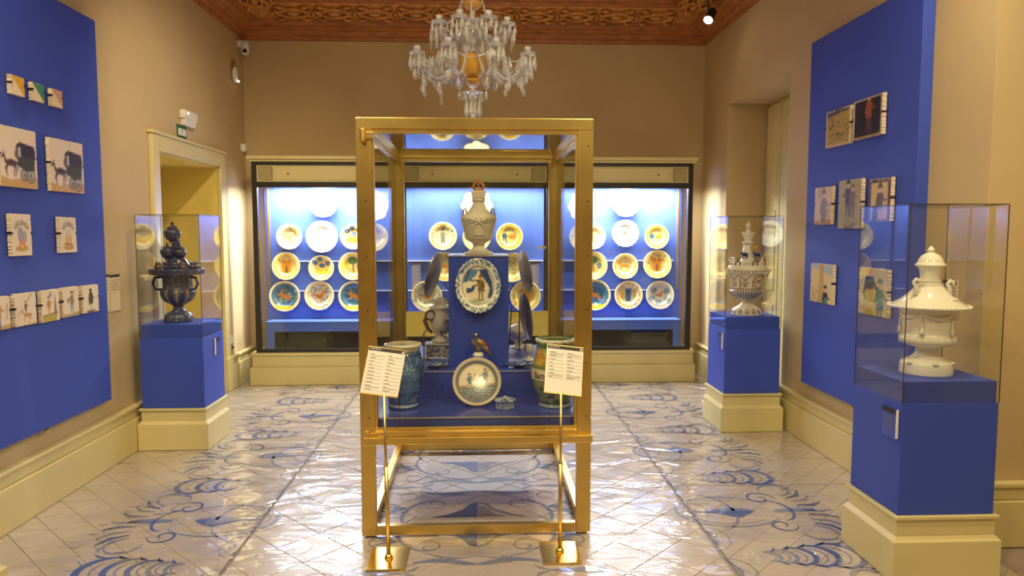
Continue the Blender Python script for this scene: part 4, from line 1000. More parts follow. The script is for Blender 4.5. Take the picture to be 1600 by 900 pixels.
# ---- blue leaf dishes on the step
for x, y, lab in ((-0.265, 4.10, 'flat blue leaf-shaped dish on the step, left of the blue pillar'), (0.225, 4.10, 'flat blue leaf-shaped dish on the step, right of the blue pillar')):
    def f2(th, z): return scrollfill(Cv(th * 0.08, z, rgb(60, 84, 140), 0.004), random.Random(3), 30, -0.25, 0.25, 0, 0.03, (0.006, 0.014), 0.004, [DBL, SKY, WHT])
    pr = smoothprof([(0.030, 0), (0.034, 0.004), (0.060, 0.010), (0.082, 0.020), (0.084, 0.023), (0.060, 0.014), (0.02, 0.008)], 3)
    mb = MB().lathe(pr, 60, lobes=(9, 0.10), sx=1.0, sy=0.7); V = np.array(mb.v); mb.c = f2(np.arctan2(V[:, 0], -V[:, 1]), V[:, 2]).lin()
    o = mb.build('leaf_dish', glazeM, smooth=True, loc=(x, y, 0.768)); tag(o, lab, 'dish', 'leaf dishes on the step')
# ---- crowned urn
u = thing('crowned_urn', 'grey-white glazed lidded urn with a golden crown, on top of the blue pillar', 'urn', (-0.008, 4.32, 1.414))
UC = (-0.008, 4.32, 1.414)
S5 = 0.000555
pf = [(0.092, 0.0), (0.090, 0.008), (0.072, 0.018), (0.044, 0.034), (0.034, 0.052), (0.042, 0.068), (0.066, 0.082), (0.076, 0.092), (0.081, 0.097), (0.086, 0.12), (0.094, 0.16), (0.103, 0.195), (0.107, 0.200), (0.107, 0.205)]
MB().lathe(smoothprof(pf, 3), 56, UC).build('body', greyGlaze, u, smooth=True)
pf = [(0.108, 0.205), (0.108, 0.226), (0.100, 0.233), (0.073, 0.248), (0.055, 0.268), (0.040, 0.292), (0.034, 0.310), (0.040, 0.318), (0.041, 0.328), (0.034, 0.334)]
MB().lathe(smoothprof(pf, 3), 56, UC).build('lid', greyGlaze, u, smooth=True)
MB().frustum((UC[0] - 0.036, UC[0] + 0.036, UC[1] - 0.036, UC[1] + 0.036), (UC[0] - 0.048, UC[0] + 0.048, UC[1] - 0.048, UC[1] + 0.048), UC[2] + 0.330, UC[2] + 0.378).build('lid_collar', greyGlaze, u, bevel=0.006)
cr = MB().lathe([(0.026, 0), (0.029, 0.004), (0.027, 0.012)], 24, (UC[0], UC[1], UC[2] + 0.378))
for k in range(8):
    a = 2 * pi * k / 8; cr.tube([(UC[0] + 0.027 * cos(a), UC[1] + 0.027 * sin(a), UC[2] + 0.388), (UC[0] + 0.037 * cos(a), UC[1] + 0.037 * sin(a), UC[2] + 0.405), (UC[0] + 0.026 * cos(a), UC[1] + 0.026 * sin(a), UC[2] + 0.424), (UC[0], UC[1], UC[2] + 0.428)], 0.004, 6)
    cr.ball((UC[0] + 0.036 * cos(a), UC[1] + 0.036 * sin(a), UC[2] + 0.408), 0.005, 6, 4)
cr.ball((UC[0], UC[1], UC[2] + 0.434), 0.008, 8, 6).tube([(UC[0], UC[1], UC[2] + 0.438), (UC[0], UC[1], UC[2] + 0.456)], [0.004, 0.002], 6)
cr.build('crown', mat('amber_gold_glaze', rgb(204, 132, 30), 0.25, 0.3, coat=0.6), u, smooth=True, label='golden openwork crown')
rl = MB(); R0 = 0.0925
def onurn(x, z, d=0.003):
    zz = z; r_ = 0.086 + (z - 0.12) / 0.08 * 0.018 + d; a = x / r_; return (UC[0] + r_ * sin(a), UC[1] - r_ * cos(a), UC[2] + zz)
rl.tube([onurn(0.032 * cos(t), 0.153 + 0.036 * sin(t)) for t in np.linspace(0, 2 * pi, 25)[:-1]], 0.0055, 6, closed=True)
for s_ in (-1, 1):
    rl.tube([onurn(s_ * 0.012, 0.194), onurn(s_ * 0.03, 0.205, 0.006), onurn(s_ * 0.055, 0.212, 0.004)], [0.004, 0.006, 0.002], 6)
    rl.tube([onurn(s_ * 0.01, 0.114), onurn(s_ * 0.028, 0.112), onurn(s_ * 0.045, 0.135)], [0.003, 0.005, 0.002], 6)
    rl.tube([onurn(s_ * 0.012, 0.2), onurn(s_ * 0.03, 0.19), onurn(s_ * 0.06, 0.19)], [0.004, 0.004, 0.001], 6)
rl.ball(onurn(0, 0.198), 0.010, 8, 6)
rl.build('relief', greyGlaze, u, smooth=True)
for s_ in (-1, 1):
    h = MB().tube([(UC[0] + s_ * 0.072, UC[1] - 0.02, UC[2] + 0.232), (UC[0] + s_ * 0.074, UC[1] - 0.02, UC[2] + 0.262), (UC[0] + s_ * 0.082, UC[1] - 0.02, UC[2] + 0.274), (UC[0] + s_ * 0.092, UC[1] - 0.02, UC[2] + 0.268), (UC[0] + s_ * 0.096, UC[1] - 0.02, UC[2] + 0.222)], 0.006, 8)
    if s_ < 0: h.map(lambda x, y, z: (x, y + 0.06, z))
    h.build('handle', greyDish, u, smooth=True)
# ---- tilted dishes seen edge-on, on wire stands
def edge_dish(name, c, h, w, lean, yaw, lab, cat='dish', m=greyDish):
    o = thing(name, lab, cat, (c[0], c[1], c[2] - h / 2 * cos(lean)))
    mb = MB().lathe(smoothprof([(0.55, -0.02), (0.62, -0.06), (0.85, -0.12), (1.0, -0.16), (1.0, -0.13), (0.8, -0.07), (0.55, 0.0)], 3), 64)
    mb.map(lambda x, y, z: (x * w / 2, -z * 0.13, y * h / 2))
    M_ = Matrix.Rotation(yaw, 3, 'Z') @ Matrix.Rotation(lean, 3, 'X')
    mb.map(lambda x, y, z: tuple((M_ @ Vector((x, y, z))) + Vector(c)))
    mb.build('body', m, o, smooth=True); return o, M_
def wire_stand(c, zb, lab, s_=1):
    o = thing('wire_stand', lab, 'plate stand', (c[0], c[1], zb))
    MB().tube([(c[0] - s_ * 0.02, c[1] - 0.02, zb + 0.006), (c[0] - s_ * 0.02, c[1] - 0.02, c[2] - 0.06), (c[0] + s_ * 0.03, c[1], c[2] - 0.1), (c[0] + s_ * 0.05, c[1], zb + 0.006)], 0.004, 6).build('front_leg', ironM, o, smooth=True)
    MB().tube([(c[0] + s_ * 0.01, c[1] + 0.05, c[2] + 0.05), (c[0] + s_ * 0.07, c[1] + 0.05, c[2] - 0.05), (c[0] + s_ * 0.08, c[1] + 0.05, zb + 0.006)], 0.004, 6).build('back_leg', ironM, o, smooth=True)
    MB().tube([(c[0] - s_ * 0.05, c[1] - 0.03, c[2] - 0.13), (c[0] + s_ * 0.05, c[1] + 0.02, c[2] - 0.13)], 0.004, 6).build('cradle', ironM, o, smooth=True)
    return o
edge_dish('tilted_dish', (-0.275, 4.5, 1.275), 0.29, 0.22, 0.28, 1.24, 'large grey dish seen edge-on, leaning high on a stand left of the blue pillar')
edge_dish('tilted_dish', (0.268, 4.52, 1.295), 0.27, 0.22, 0.16, -1.28, 'grey dish seen edge-on, upper of two right of the blue pillar')
edge_dish('tilted_dish', (0.268, 4.45, 1.02), 0.30, 0.22, 0.13, -1.28, 'grey dish seen edge-on, lower of two right of the blue pillar')
wire_stand((-0.245, 4.62, 1.17), 0.766, 'dark wire stand behind the tilted dish left of the blue pillar')
wire_stand((0.235, 4.66, 1.16), 0.766, 'dark wire stand behind the tilted dishes right of the blue pillar', -1)
# ---- clock tureen at the left
k0 = (-0.235, 4.42, 0.766)
ck = thing('mantel_clock', 'pottery mantel clock with a small round dial, left of the blue pillar', 'clock', k0)
mb = MB().box(k0[0] - 0.10, k0[0] + 0.05, k0[1] - 0.045, k0[1] + 0.045, k0[2] + 0.012, k0[2] + 0.085)
V = np.array(mb.v)
def frelief(th, z): return scrollfill(Cv(th * 0.09, z, rgb(196, 190, 170), 0.004), random.Random(5), 60, -0.2, 0.2, 0, 0.09, (0.006, 0.014), 0.004, [BLK, BLU, rgb(90, 84, 80)])
def painted_box(x0, x1, y0, y1, z0, z1, n=26):
    m_ = MB()
    for fx in range(2):  # front and sides as grids
        pass
    def grid(f, nu, nv):
        k = len(m_.v)
        for j in range(nv + 1):
            for i in range(nu + 1): m_.v.append(f(i / nu, j / nv))
        for j in range(nv):
            for i in range(nu): a = k + j * (nu + 1) + i; m_.f.append((a, a + 1, a + nu + 2, a + nu + 1))
    grid(lambda a, b: (x0 + (x1 - x0) * a, y0, z0 + (z1 - z0) * b), n * 2, n)
    grid(lambda a, b: (x1, y0 + (y1 - y0) * a, z0 + (z1 - z0) * b), n, n)
    grid(lambda a, b: (x0, y1 - (y1 - y0) * a, z0 + (z1 - z0) * b), n, n)
    grid(lambda a, b: (x1 - (x1 - x0) * a, y1, z0 + (z1 - z0) * b), 4, 4)
    grid(lambda a, b: (x0 + (x1 - x0) * a, y0 + (y1 - y0) * b, z1), 4, 4)
    grid(lambda a, b: (x0 + (x1 - x0) * a, y1 - (y1 - y0) * b, z0), 4, 4)
    return m_
mb = painted_box(k0[0] - 0.10, k0[0] + 0.05, k0[1] - 0.045, k0[1] + 0.045, k0[2] + 0.014, k0[2] + 0.088); V = np.array(mb.v)
mb.c = scrollfill(Cv(V[:, 0] + V[:, 1] - k0[1], V[:, 2] - k0[2], rgb(200, 194, 176), 0.004), random.Random(5), 60, -0.38, -0.1, 0.01, 0.09, (0.006, 0.014), 0.004, [rgb(84, 80, 84), BLU, rgb(120, 110, 96)]).lin()
mb.build('base', glazeM, ck)
for dx in (-0.09, 0.04):
    for dy in (-0.035, 0.035): MB().ball((k0[0] + dx, k0[1] + dy, k0[2] + 0.009), 0.010, 8, 6).build('foot', whiteGlaze, ck, smooth=True)
B(k0[0] - 0.108, k0[0] + 0.058, k0[1] - 0.053, k0[1] + 0.053, k0[2] + 0.088, k0[2] + 0.100).build('base_cornice', whiteGlaze, ck, bevel=0.004)
MB().lathe(smoothprof([(0.05, 0.100), (0.058, 0.112), (0.040, 0.128), (0.034, 0.145), (0.048, 0.17), (0.064, 0.21), (0.068, 0.25), (0.062, 0.29), (0.066, 0.31), (0.070, 0.318), (0.052, 0.332), (0.020, 0.338)], 3), 32, (k0[0] - 0.01, k0[1], k0[2])).build('body', greyGlaze, ck, smooth=True)
MB().tube([(k0[0] - 0.070 + 0.028 * cos(t), k0[1] - 0.05, k0[2] + 0.275 + 0.028 * sin(t)) for t in np.linspace(0, 2 * pi, 21)[:-1]], 0.007, 8, closed=True).build('bezel', bronzeM, ck, smooth=True)
dl = MB(); dl.lathe([(0.026, 0), (0.026, 0.006)], 24); dl.map(lambda x, y, z: (k0[0] - 0.070 + x, k0[1] - 0.052 + z, k0[2] + 0.275 + y)).build('dial', clockM, ck)
MB().tube([(k0[0] - 0.085, k0[1] - 0.04, k0[2] + 0.29), (k0[0] - 0.105, k0[1] - 0.04, k0[2] + 0.24), (k0[0] - 0.085, k0[1] - 0.04, k0[2] + 0.19), (k0[0] - 0.060, k0[1] - 0.04, k0[2] + 0.165)], [0.010, 0.014, 0.012, 0.008], 8).build('side_scroll', bronzeM, ck, smooth=True)
cres = MB()
for q in range(7):
    a = -1.2 + 0.4 * q; cres.tube([(k0[0] - 0.01, k0[1] - 0.01, k0[2] + 0.33), (k0[0] - 0.01 + 0.03 * sin(a), k0[1] - 0.015, k0[2] + 0.335 + 0.03 * cos(a)), (k0[0] - 0.01 + 0.058 * sin(a), k0[1] - 0.01, k0[2] + 0.33 + 0.055 * cos(a))], [0.006, 0.011, 0.007], 7)
cres.build('crest', greyGlaze, ck, smooth=True)
for q in range(5):
    a = q * 1.2; MB().tube([(k0[0] + 0.0 + 0.05 * cos(a), k0[1] - 0.03, k0[2] + 0.12 + 0.03 * q), (k0[0] + 0.02 + 0.045 * cos(a + 1), k0[1] - 0.055, k0[2] + 0.14 + 0.03 * q), (k0[0] + 0.02 + 0.03 * cos(a + 2), k0[1] - 0.05, k0[2] + 0.16 + 0.03 * q)], [0.005, 0.009, 0.003], 6).build('vine_leaf', bronzeM if q % 2 else greyGlaze, ck, smooth=True)
o = MB().tube([(-0.345, 4.36, 0.768), (-0.345, 4.36, 0.93), (-0.325, 4.36, 0.955)], 0.005, 6).ball((-0.345, 4.36, 0.768 + 0.004), 0.018, 10, 5, (1, 1, 0.3)).build('metal_rod', bronzeM, smooth=True); tag(o, 'thin brown upright rod with a bent tip beside the mantel clock', 'rod')
# ---- small tureen and goblet at the right
tu = thing('small_tureen', 'small grey-white lidded tureen right of the blue pillar', 'tureen', (0.262, 4.80, 0.766))
MB().lathe(smoothprof([(0.055, 0), (0.058, 0.006), (0.035, 0.02), (0.022, 0.04), (0.05, 0.06), (0.082, 0.085), (0.088, 0.11), (0.090, 0.115)], 3), 36, (0.262, 4.80, 0.766)).build('body', greyGlaze, tu, smooth=True)
MB().lathe(smoothprof([(0.092, 0.115), (0.090, 0.122), (0.070, 0.142), (0.035, 0.160), (0.012, 0.165), (0.014, 0.176), (0.010, 0.184), (0.003, 0.187)], 3), 36, (0.262, 4.80, 0.766)).build('lid', whiteGlaze, tu, smooth=True)
gb = thing('small_goblet', 'small white-footed goblet in front of the tilted dishes right of the blue pillar', 'goblet', (0.295, 4.33, 0.766))
MB().lathe(smoothprof([(0.034, 0), (0.035, 0.004), (0.018, 0.016), (0.009, 0.028)], 3), 28, (0.295, 4.33, 0.766)).build('foot', whiteGlaze, gb, smooth=True)
MB().lathe(smoothprof([(0.009, 0.028), (0.022, 0.042), (0.030, 0.065), (0.026, 0.090), (0.022, 0.10)], 3), 28, (0.295, 4.33, 0.766)).build('bowl', greyGlaze, gb, smooth=True)

# ================================================================== SIGN STANDS
def sign_stand(base, top, bw, bh, roll, tilt, lab, rows, blank):
    t = thing('sign_stand', lab, 'sign stand', (base[0], base[1], 0), 'brass sign stands in front of the brass case')
    bp = MB().box(base[0] - 0.09, base[0] + 0.09, base[1] - 0.118, base[1] + 0.118, 0.0025, 0.010).build('base_plate', brassPol, t, bevel=0.0015)
    MB().lathe([(0.020, 0.010), (0.018, 0.020), (0.011, 0.030)], 20, (base[0], base[1], 0)).build('collar', brassPol, t, smooth=True)
    B_ = Vector((base[0], base[1], 0.02)); T_ = Vector(top); Q_ = Vector((base[0] - 0.006, top[1], top[2] + 0.004)); mid = B_.lerp(Q_, 0.56)
    MB().tube([B_, mid], [0.0095, 0.0095], 14).build('pole', brassM, t, smooth=True)
    MB().tube([mid, mid + (Q_ - mid) * 0.06, Q_], [0.0095, 0.0062, 0.0055], 12).build('upper_pole', brassM, t, smooth=True)
    M_ = Matrix.Rotation(roll, 3, 'Y') @ Matrix.Rotation(-tilt, 3, 'X')
    def P(mb, off=0): 
        mb.v = [tuple((M_ @ Vector((x, y, z))) + T_) for x, y, z in mb.v]; return mb
    bd = P(B(-bw / 2, bw / 2, 0.0, 0.006, 0, bh)).build('board', brassM, t, bevel=0.001)
    P(B(-bw / 2 + 0.002, bw / 2 - 0.002, -0.0015, 0.0, 0.005, bh - 0.004)).build('card', paperM, bd)
    P(B(-bw / 2 + 0.002, bw / 2 - 0.002, -0.0022, -0.0015, bh - 0.022, bh - 0.004)).build('header', inkM, bd)
    tx = text_mb('ROOM 2', 0.013); tx.v = [(x - bw * 0.30, -0.0026, y + bh - 0.013) for x, y, z in tx.v]; P(tx).build('lettering', paperM, bd, label='white room number on the black header')
    lg = MB(); q = bw / 2 - 0.012; lg.v = [(q - 0.007, -0.0026, bh - 0.019), (q + 0.007, -0.0026, bh - 0.019), (q, -0.0026, bh - 0.006)]; lg.f = [(0, 1, 2)]
    P(lg).build('emblem', paperM, bd)
    L = MB(); K = MB(); R = random.Random(hash(lab) % 1000 if False else len(lab))
    for cx in (-bw * 0.44, bw * 0.04):
        z = bh - 0.040
        for r_ in range(rows):
            w_ = R.uniform(0.014, 0.034); K.box(cx + 0.006, cx + 0.006 + w_, -0.0022, -0.0015, z, z + 0.0022)
            K.box(cx - 0.001, cx + 0.002, -0.0022, -0.0015, z, z + 0.0022)
            nl = 1 if r_ not in (0, rows - 2) else 3 if blank else 2
            for q in range(nl):
                z -= 0.0048; x = cx + 0.006; xe = cx + bw * 0.42
                while x < xe - 0.004:
                    ww = min(R.uniform(0.004, 0.012), xe - x); L.box(x, x + ww, -0.0021, -0.0015, z, z + 0.0016); x += ww + R.uniform(0.0015, 0.003)
            z -= (bh - 0.055 - (0.055 if blank else 0)) / rows - 0.0048 * nl * 0.85
    P(L).build('text_lines', greyink, bd, kind='stuff'); P(K).build('text_headings', inkM, bd, kind='stuff')
    return t
sign_stand((-0.438, 3.308), (-0.468, 3.27, 0.800), 0.176, 0.238, math.radians(8), math.radians(33), 'brass sign stand with a full printed card, in front of the blue jar', 11, False)
sign_stand((0.380, 3.338), (0.382, 3.27, 0.796), 0.176, 0.243, math.radians(7), math.radians(30), 'brass sign stand with a half blank printed card, in front of the green jar', 8, True)

# ================================================================== VITRINES
def vitrine(x0, y0, lab, aisle, lblpos, grp='blue pedestal vitrines along the walls'):
    W, D = 0.49, 0.45
    t = thing('pedestal_vitrine', lab, 'vitrine', (x0 + W / 2, y0 + D / 2, 0), grp)
    x1, y1 = x0 + W, y0 + D
    b = MB().box(x0, x1, y0, y1, 0.002, 0.185).frustum((x0, x1, y0, y1), (x0 + 0.02, x1 - 0.02, y0 + 0.02, y1 - 0.02), 0.185, 0.207).box(x0 + 0.02, x1 - 0.02, y0 + 0.02, y1 - 0.02, 0.207, 0.283).box(x0 + 0.008, x1 - 0.008, y0 + 0.008, y1 - 0.008, 0.283, 0.298)
    b.build('base', creamM, t, bevel=0.002)
    bx0, bx1, by0, by1 = x0 + 0.027, x1 - 0.027, y0 + 0.027, y1 - 0.02
    B(bx0, bx1, by0, by1, 0.298, 0.800).build('body', blueM, t, bevel=0.0015)
    B(bx0 + 0.008, bx1 - 0.008, by0 + 0.008, by1 - 0.008, 0.800, 0.895).build('deck', blueM, t)
    gt = 0.006; z0, z1 = 0.801, 1.662
    for nm, a in (('front_pane', (bx0, bx1, by0, by0 + gt)), ('back_pane', (bx0, bx1, by1 - gt, by1)), ('side_pane', (bx0, bx0 + gt, by0 + gt, by1 - gt)), ('side_pane', (bx1 - gt, bx1, by0 + gt, by1 - gt))):
        B(*a, z0, z1).build(nm, hoodGlass, t)
    B(bx0, bx1, by0, by1, z1, z1 + gt).build('top_pane', hoodGlass, t)
    e = MB(); r_ = 0.0016
    for x in (bx0, bx1):
        for y in (by0, by1): e.box(x - r_, x + r_, y - r_, y + r_, z0, z1 + gt)
        e.box(x - r_, x + r_, by0, by1, z1 + gt - r_, z1 + gt + r_)
    for y in (by0, by1): e.box(bx0, bx1, y - r_, y + r_, z1 + gt - r_, z1 + gt + r_)
    e.build('seam', mat('dark_seam', rgb(60, 54, 46), 0.4) if 'dark_seam' not in MATS else MATS['dark_seam'], t)
    xs = bx1 if aisle > 0 else bx0; q = 0.0015 * aisle; yl0, yl1 = lblpos
    lh = MB().box(*sorted((xs, xs + 0.006 * aisle)), yl0, yl1, 0.63, 0.765).build('label_holder', blueGloss, t)
    B(*sorted((xs + 0.006 * aisle, xs + 0.008 * aisle)), yl0, yl1, 0.742, 0.765).build('header', inkM, lh)
    ye = yl0 if aisle < 0 else yl0
    B(*sorted((xs + 0.004 * aisle, xs + 0.012 * aisle)), ye - 0.004, ye + 0.004, 0.64, 0.768).build('bracket', whiteM, lh)
    L = MB()
    for k in range(6): L.box(*sorted((xs + 0.006 * aisle, xs + 0.0075 * aisle)), yl0 + 0.02, yl1 - 0.02 - 0.01 * (k % 3), 0.722 - k * 0.012, 0.725 - k * 0.012)
    L.build('text_lines', greyink, lh, kind='stuff')
    return t
vitrine(-2.425, 5.09, 'blue and cream pedestal vitrine with a dark urn, by the left wall doorway', 1, (5.33, 5.43))
vitrine(1.855, 5.37, 'blue and cream pedestal vitrine with a patterned urn, at the far right', -1, (5.43, 5.53))
vitrine(1.812, 2.975, 'blue and cream pedestal vitrine with a white urn, nearest at the right', -1, (3.02, 3.14))
vitrine(-2.425, 2.47, 'cream pedestal base cut off at the lower left corner of the photo', 1, (2.7, 2.8))

# ---- white urn (near right)
c0 = (2.075, 3.215, 0.895); k = 0.000742 * 0.985
wu = thing('white_urn', 'large plain white glazed urn with swags and rope rim in the nearest right vitrine', 'urn', c0)
pts = [(153, 868), (154, 850), (150, 812), (140, 790), (100, 770), (72, 745), (64, 722), (72, 705), (120, 690), (146, 676), (154, 664), (155, 640), (154, 622), (147, 612), (149, 560), (160, 500), (172, 462), (200, 450)]
MB().lathe(smoothprof([(a * k, (868 - b) * k) for a, b in pts], 4), 72, c0).build('body', whiteGlaze, wu, smooth=True)
pts = [(228, 448), (230, 438), (205, 425), (165, 400), (118, 360), (86, 322), (66, 295), (62, 288), (66, 282), (60, 275), (57, 250), (62, 215), (74, 195), (86, 186), (86, 176), (76, 166), (66, 140), (48, 118), (26, 106), (17, 100), (22, 92), (18, 78), (6, 66), (2, 58)]
MB().lathe(smoothprof([(a * k, (868 - b) * k) for a, b in pts], 4), 72, c0).build('lid', whiteGlaze, wu, smooth=True)
rp = MB()
for j in range(64):
    a = 2 * pi * j / 64; rp.ball((c0[0] + 0.168 * cos(a), c0[1] + 0.168 * sin(a), c0[2] + (868 - 440) * k), 0.0075, 6, 4)
rp.build('rope_rim', whiteGlaze, wu, smooth=True)
gd = MB()
for j in range(60):
    a = 2 * pi * j / 60; r_ = 0.1145; gd.tube([(c0[0] + r_ * cos(a), c0[1] + r_ * sin(a), c0[2] + (868 - 672) * k), (c0[0] + r_ * cos(a), c0[1] + r_ * sin(a), c0[2] + (868 - 630) * k)], 0.0035, 5)
gd.build('gadroon_band', whiteGlaze, wu, smooth=True)
for a0 in (-1.9, -0.75, 0.4, 1.55):
    sw = [(c0[0] + 0.118 * sin(a0 + 1.1 * q), c0[1] - 0.118 * cos(a0 + 1.1 * q), c0[2] + (868 - 465 - 42 * sin(pi * q)) * k) for q in np.linspace(0, 1, 13)]
    MB().tube(sw, [0.004 + 0.006 * sin(pi * q) for q in np.linspace(0, 1, 13)], 7).build('swag', whiteGlaze, wu, smooth=True)
    MB().tube([sw[0], (sw[0][0], sw[0][1], c0[2] + (868 - 570) * k), (sw[0][0], sw[0][1], c0[2] + (868 - 575) * k), (sw[0][0], sw[0][1], c0[2] + (868 - 612) * k)], [0.003, 0.003, 0.007, 0.010], 7).build('tassel', whiteGlaze, wu, smooth=True)
for (dx, dy, z0_) in ((-0.085, -0.035, 355), (0.062, -0.055, 365)):
    p0 = (c0[0] + dx, c0[1] + dy, c0[2] + (868 - z0_) * k)
    h = MB().tube([(p0[0], p0[1], p0[2] - 0.01), (p0[0] - 0.002, p0[1], p0[2] + 0.03), (p0[0] - 0.014, p0[1], p0[2] + 0.052), (p0[0] - 0.002, p0[1], p0[2] + 0.064), (p0[0] + 0.016, p0[1], p0[2] + 0.056), (p0[0] + 0.012, p0[1], p0[2] + 0.044)], [0.012, 0.009, 0.008, 0.009, 0.009, 0.007], 8)
    h.build('scroll_handle', whiteGlaze, wu, smooth=True)
flw = MB()
for j in range(7):
    a = j * 0.9; flw.ball((c0[0] + 0.052 + 0.016 * cos(a), c0[1] - 0.098 - 0.002 * j, c0[2] + (868 - 408) * k + 0.014 * sin(a)), 0.010, 8, 5)
flw.build('modelled_flower', whiteGlaze, wu, smooth=True)
for a in (-1.2, -0.2, 0.8):
    MB().ball((c0[0] + 0.108 * sin(a), c0[1] - 0.104 * cos(a), c0[2] + 0.056), 0.012, 8, 5, (1.2, 1.2, 0.6)).build('foot_shell', whiteGlaze, wu, smooth=True)
# ---- patterned urn (far right)
c1 = (2.12, 5.60, 0.895); k = 0.00099
pu = thing('patterned_urn', 'tall white and brown patterned urn crowned with small figures in the far right vitrine', 'urn', c1)
def fpat(th, z):
    c = Cv(th * 0.13, z, rgb(226, 214, 190), 0.006); R = random.Random(9)
    for q in range(40): c.line([(-0.41 + q * 0.021, 0.12), (-0.41 + q * 0.021, 0.195)], 0.010, DBL if q % 2 else rgb(74, 58, 66))
    c.line([(-1, 0.205), (1, 0.205)], 0.006, BRN)
    for q in range(9):
        x = -0.40 + q * 0.1; c.line([(x, 0.31), (x + 0.02, 0.29), (x + 0.05, 0.285), (x + 0.08, 0.31)], 0.006, BRN); c.ring(x + 0.04, 0.25, 0.022, 0.006, BRN); c.ell(x + 0.04, 0.25, 0.008, 0.01, BLU)
        c.line([(x, 0.215), (x, 0.28)], 0.008, BRN)
    c.ell(0.06, 0.262, 0.052, 0.052, rgb(226, 214, 190)); c.ring(0.06, 0.262, 0.046, 0.006, BRN)
    for q in range(20): c.ell(0.06 + 0.055 * cos(q * pi / 10), 0.262 + 0.055 * sin(q * pi / 10), 0.004, 0.004, BRN)
    horse(c, 0.05, 0.27, 0.035, BRN); c.line([(0.07, 0.24), (0.09, 0.285)], 0.006, BLU)
    for q in range(36): c.ring(-0.41 + q * 0.024, 0.345, 0.009, 0.004, rgb(70, 56, 52))
    for q in range(14): c.ring(-0.4 + q * 0.06, 0.028, 0.016, 0.006, BRN); c.ell(-0.4 + q * 0.06, 0.028, 0.006, 0.006, BLU)
    return c
pts = [(120, 875), (118, 862), (112, 835), (80, 815), (46, 792), (38, 772), (56, 756), (92, 742), (126, 712), (136, 690), (134, 682), (124, 674), (126, 620), (136, 570), (150, 545), (160, 530), (160, 516), (152, 506), (150, 492), (142, 486)]
painted_lathe([(a * k, (875 - b) * k) for a, b in pts], 120, c1, fpat, 5).build('body', glazeM, pu, smooth=True)
MB().lathe(smoothprof([(140 * k, 389 * k), (130 * k, 400 * k), (90 * k, 412 * k), (56 * k, 430 * k), (44 * k, 480 * k), (40 * k, 520 * k), (34 * k, 560 * k), (48 * k, 566 * k)], 3), 40, c1).build('lid', greyGlaze, pu, smooth=True)
for j in range(12):
    a = 2 * pi * j / 12 + 0.1; x, y = c1[0] + 0.128 * cos(a), c1[1] + 0.128 * sin(a); z = c1[2] + 388 * k
    MB().tube([(x - 0.022 * sin(a), y + 0.022 * cos(a), z), (x - 0.02 * sin(a), y + 0.02 * cos(a), z + 0.03), (x, y, z + 0.048), (x + 0.02 * sin(a), y - 0.02 * cos(a), z + 0.03), (x + 0.022 * sin(a), y - 0.022 * cos(a), z)], 0.007, 6).ball((x, y, z + 0.060), 0.008, 6, 5).build('lid_arch', bronzeM if j % 2 else greyGlaze, pu, smooth=True)
for j in range(40):
    pass
lace = MB()
for j in range(36):
    a = 2 * pi * j / 36; lace.ball((c1[0] + 0.160 * cos(a), c1[1] + 0.160 * sin(a), c1[2] + 0.338), 0.009, 6, 4)
lace.build('lace_rim', greyGlaze, pu, smooth=True)
for (dx, dz, m_, nm) in ((0.055, 478, navyGlaze, 'blue_animal'), (-0.045, 482, navyGlaze, 'blue_animal'), (0.038, 535, mat('ochre_glaze', rgb(206, 158, 70), 0.25, coat=0.5), 'ochre_animal')):
    x, y, z = c1[0] + dx, c1[1] - 0.06, c1[2] + dz * k
    MB().ball((x, y, z), 0.018, 10, 6, (1.5, 0.8, 0.85)).ball((x - 0.026, y, z + 0.012), 0.010, 8, 5).tube([(x - 0.018, y, z - 0.006), (x - 0.020, y, z - 0.03)], 0.005, 5).tube([(x + 0.018, y, z - 0.006), (x + 0.020, y, z - 0.03)], 0.005, 5).build(nm, m_, pu, smooth=True)
cw = MB().lathe(smoothprof([(0.042, 566 * k), (0.046, 580 * k), (0.026, 590 * k), (0.030, 600 * k), (0.046, 640 * k), (0.040, 646 * k)], 3), 30, c1)
for j in range(8):
    a = 2 * pi * j / 8; cw.ball((c1[0] + 0.044 * cos(a), c1[1] + 0.044 * sin(a), c1[2] + 652 * k), 0.009, 6, 5)
cw.lathe(smoothprof([(0.036, 640 * k), (0.022, 665 * k), (0.010, 680 * k), (0.016, 700 * k), (0.018, 715 * k), (0.008, 730 * k), (0.001, 748 * k)], 3), 20, c1)
cw.build('crown_finial', greyGlaze, pu, smooth=True)
for s_ in (-1, 1):
    MB().tube([(c1[0] + s_ * 0.15, c1[1] - 0.02, c1[2] + 0.36), (c1[0] + s_ * 0.185, c1[1] - 0.02, c1[2] + 0.352), (c1[0] + s_ * 0.17, c1[1] - 0.02, c1[2] + 0.335), (c1[0] + s_ * 0.145, c1[1] - 0.02, c1[2] + 0.29)], [0.010, 0.012, 0.010, 0.006], 7).build('handle', greyGlaze, pu, smooth=True)
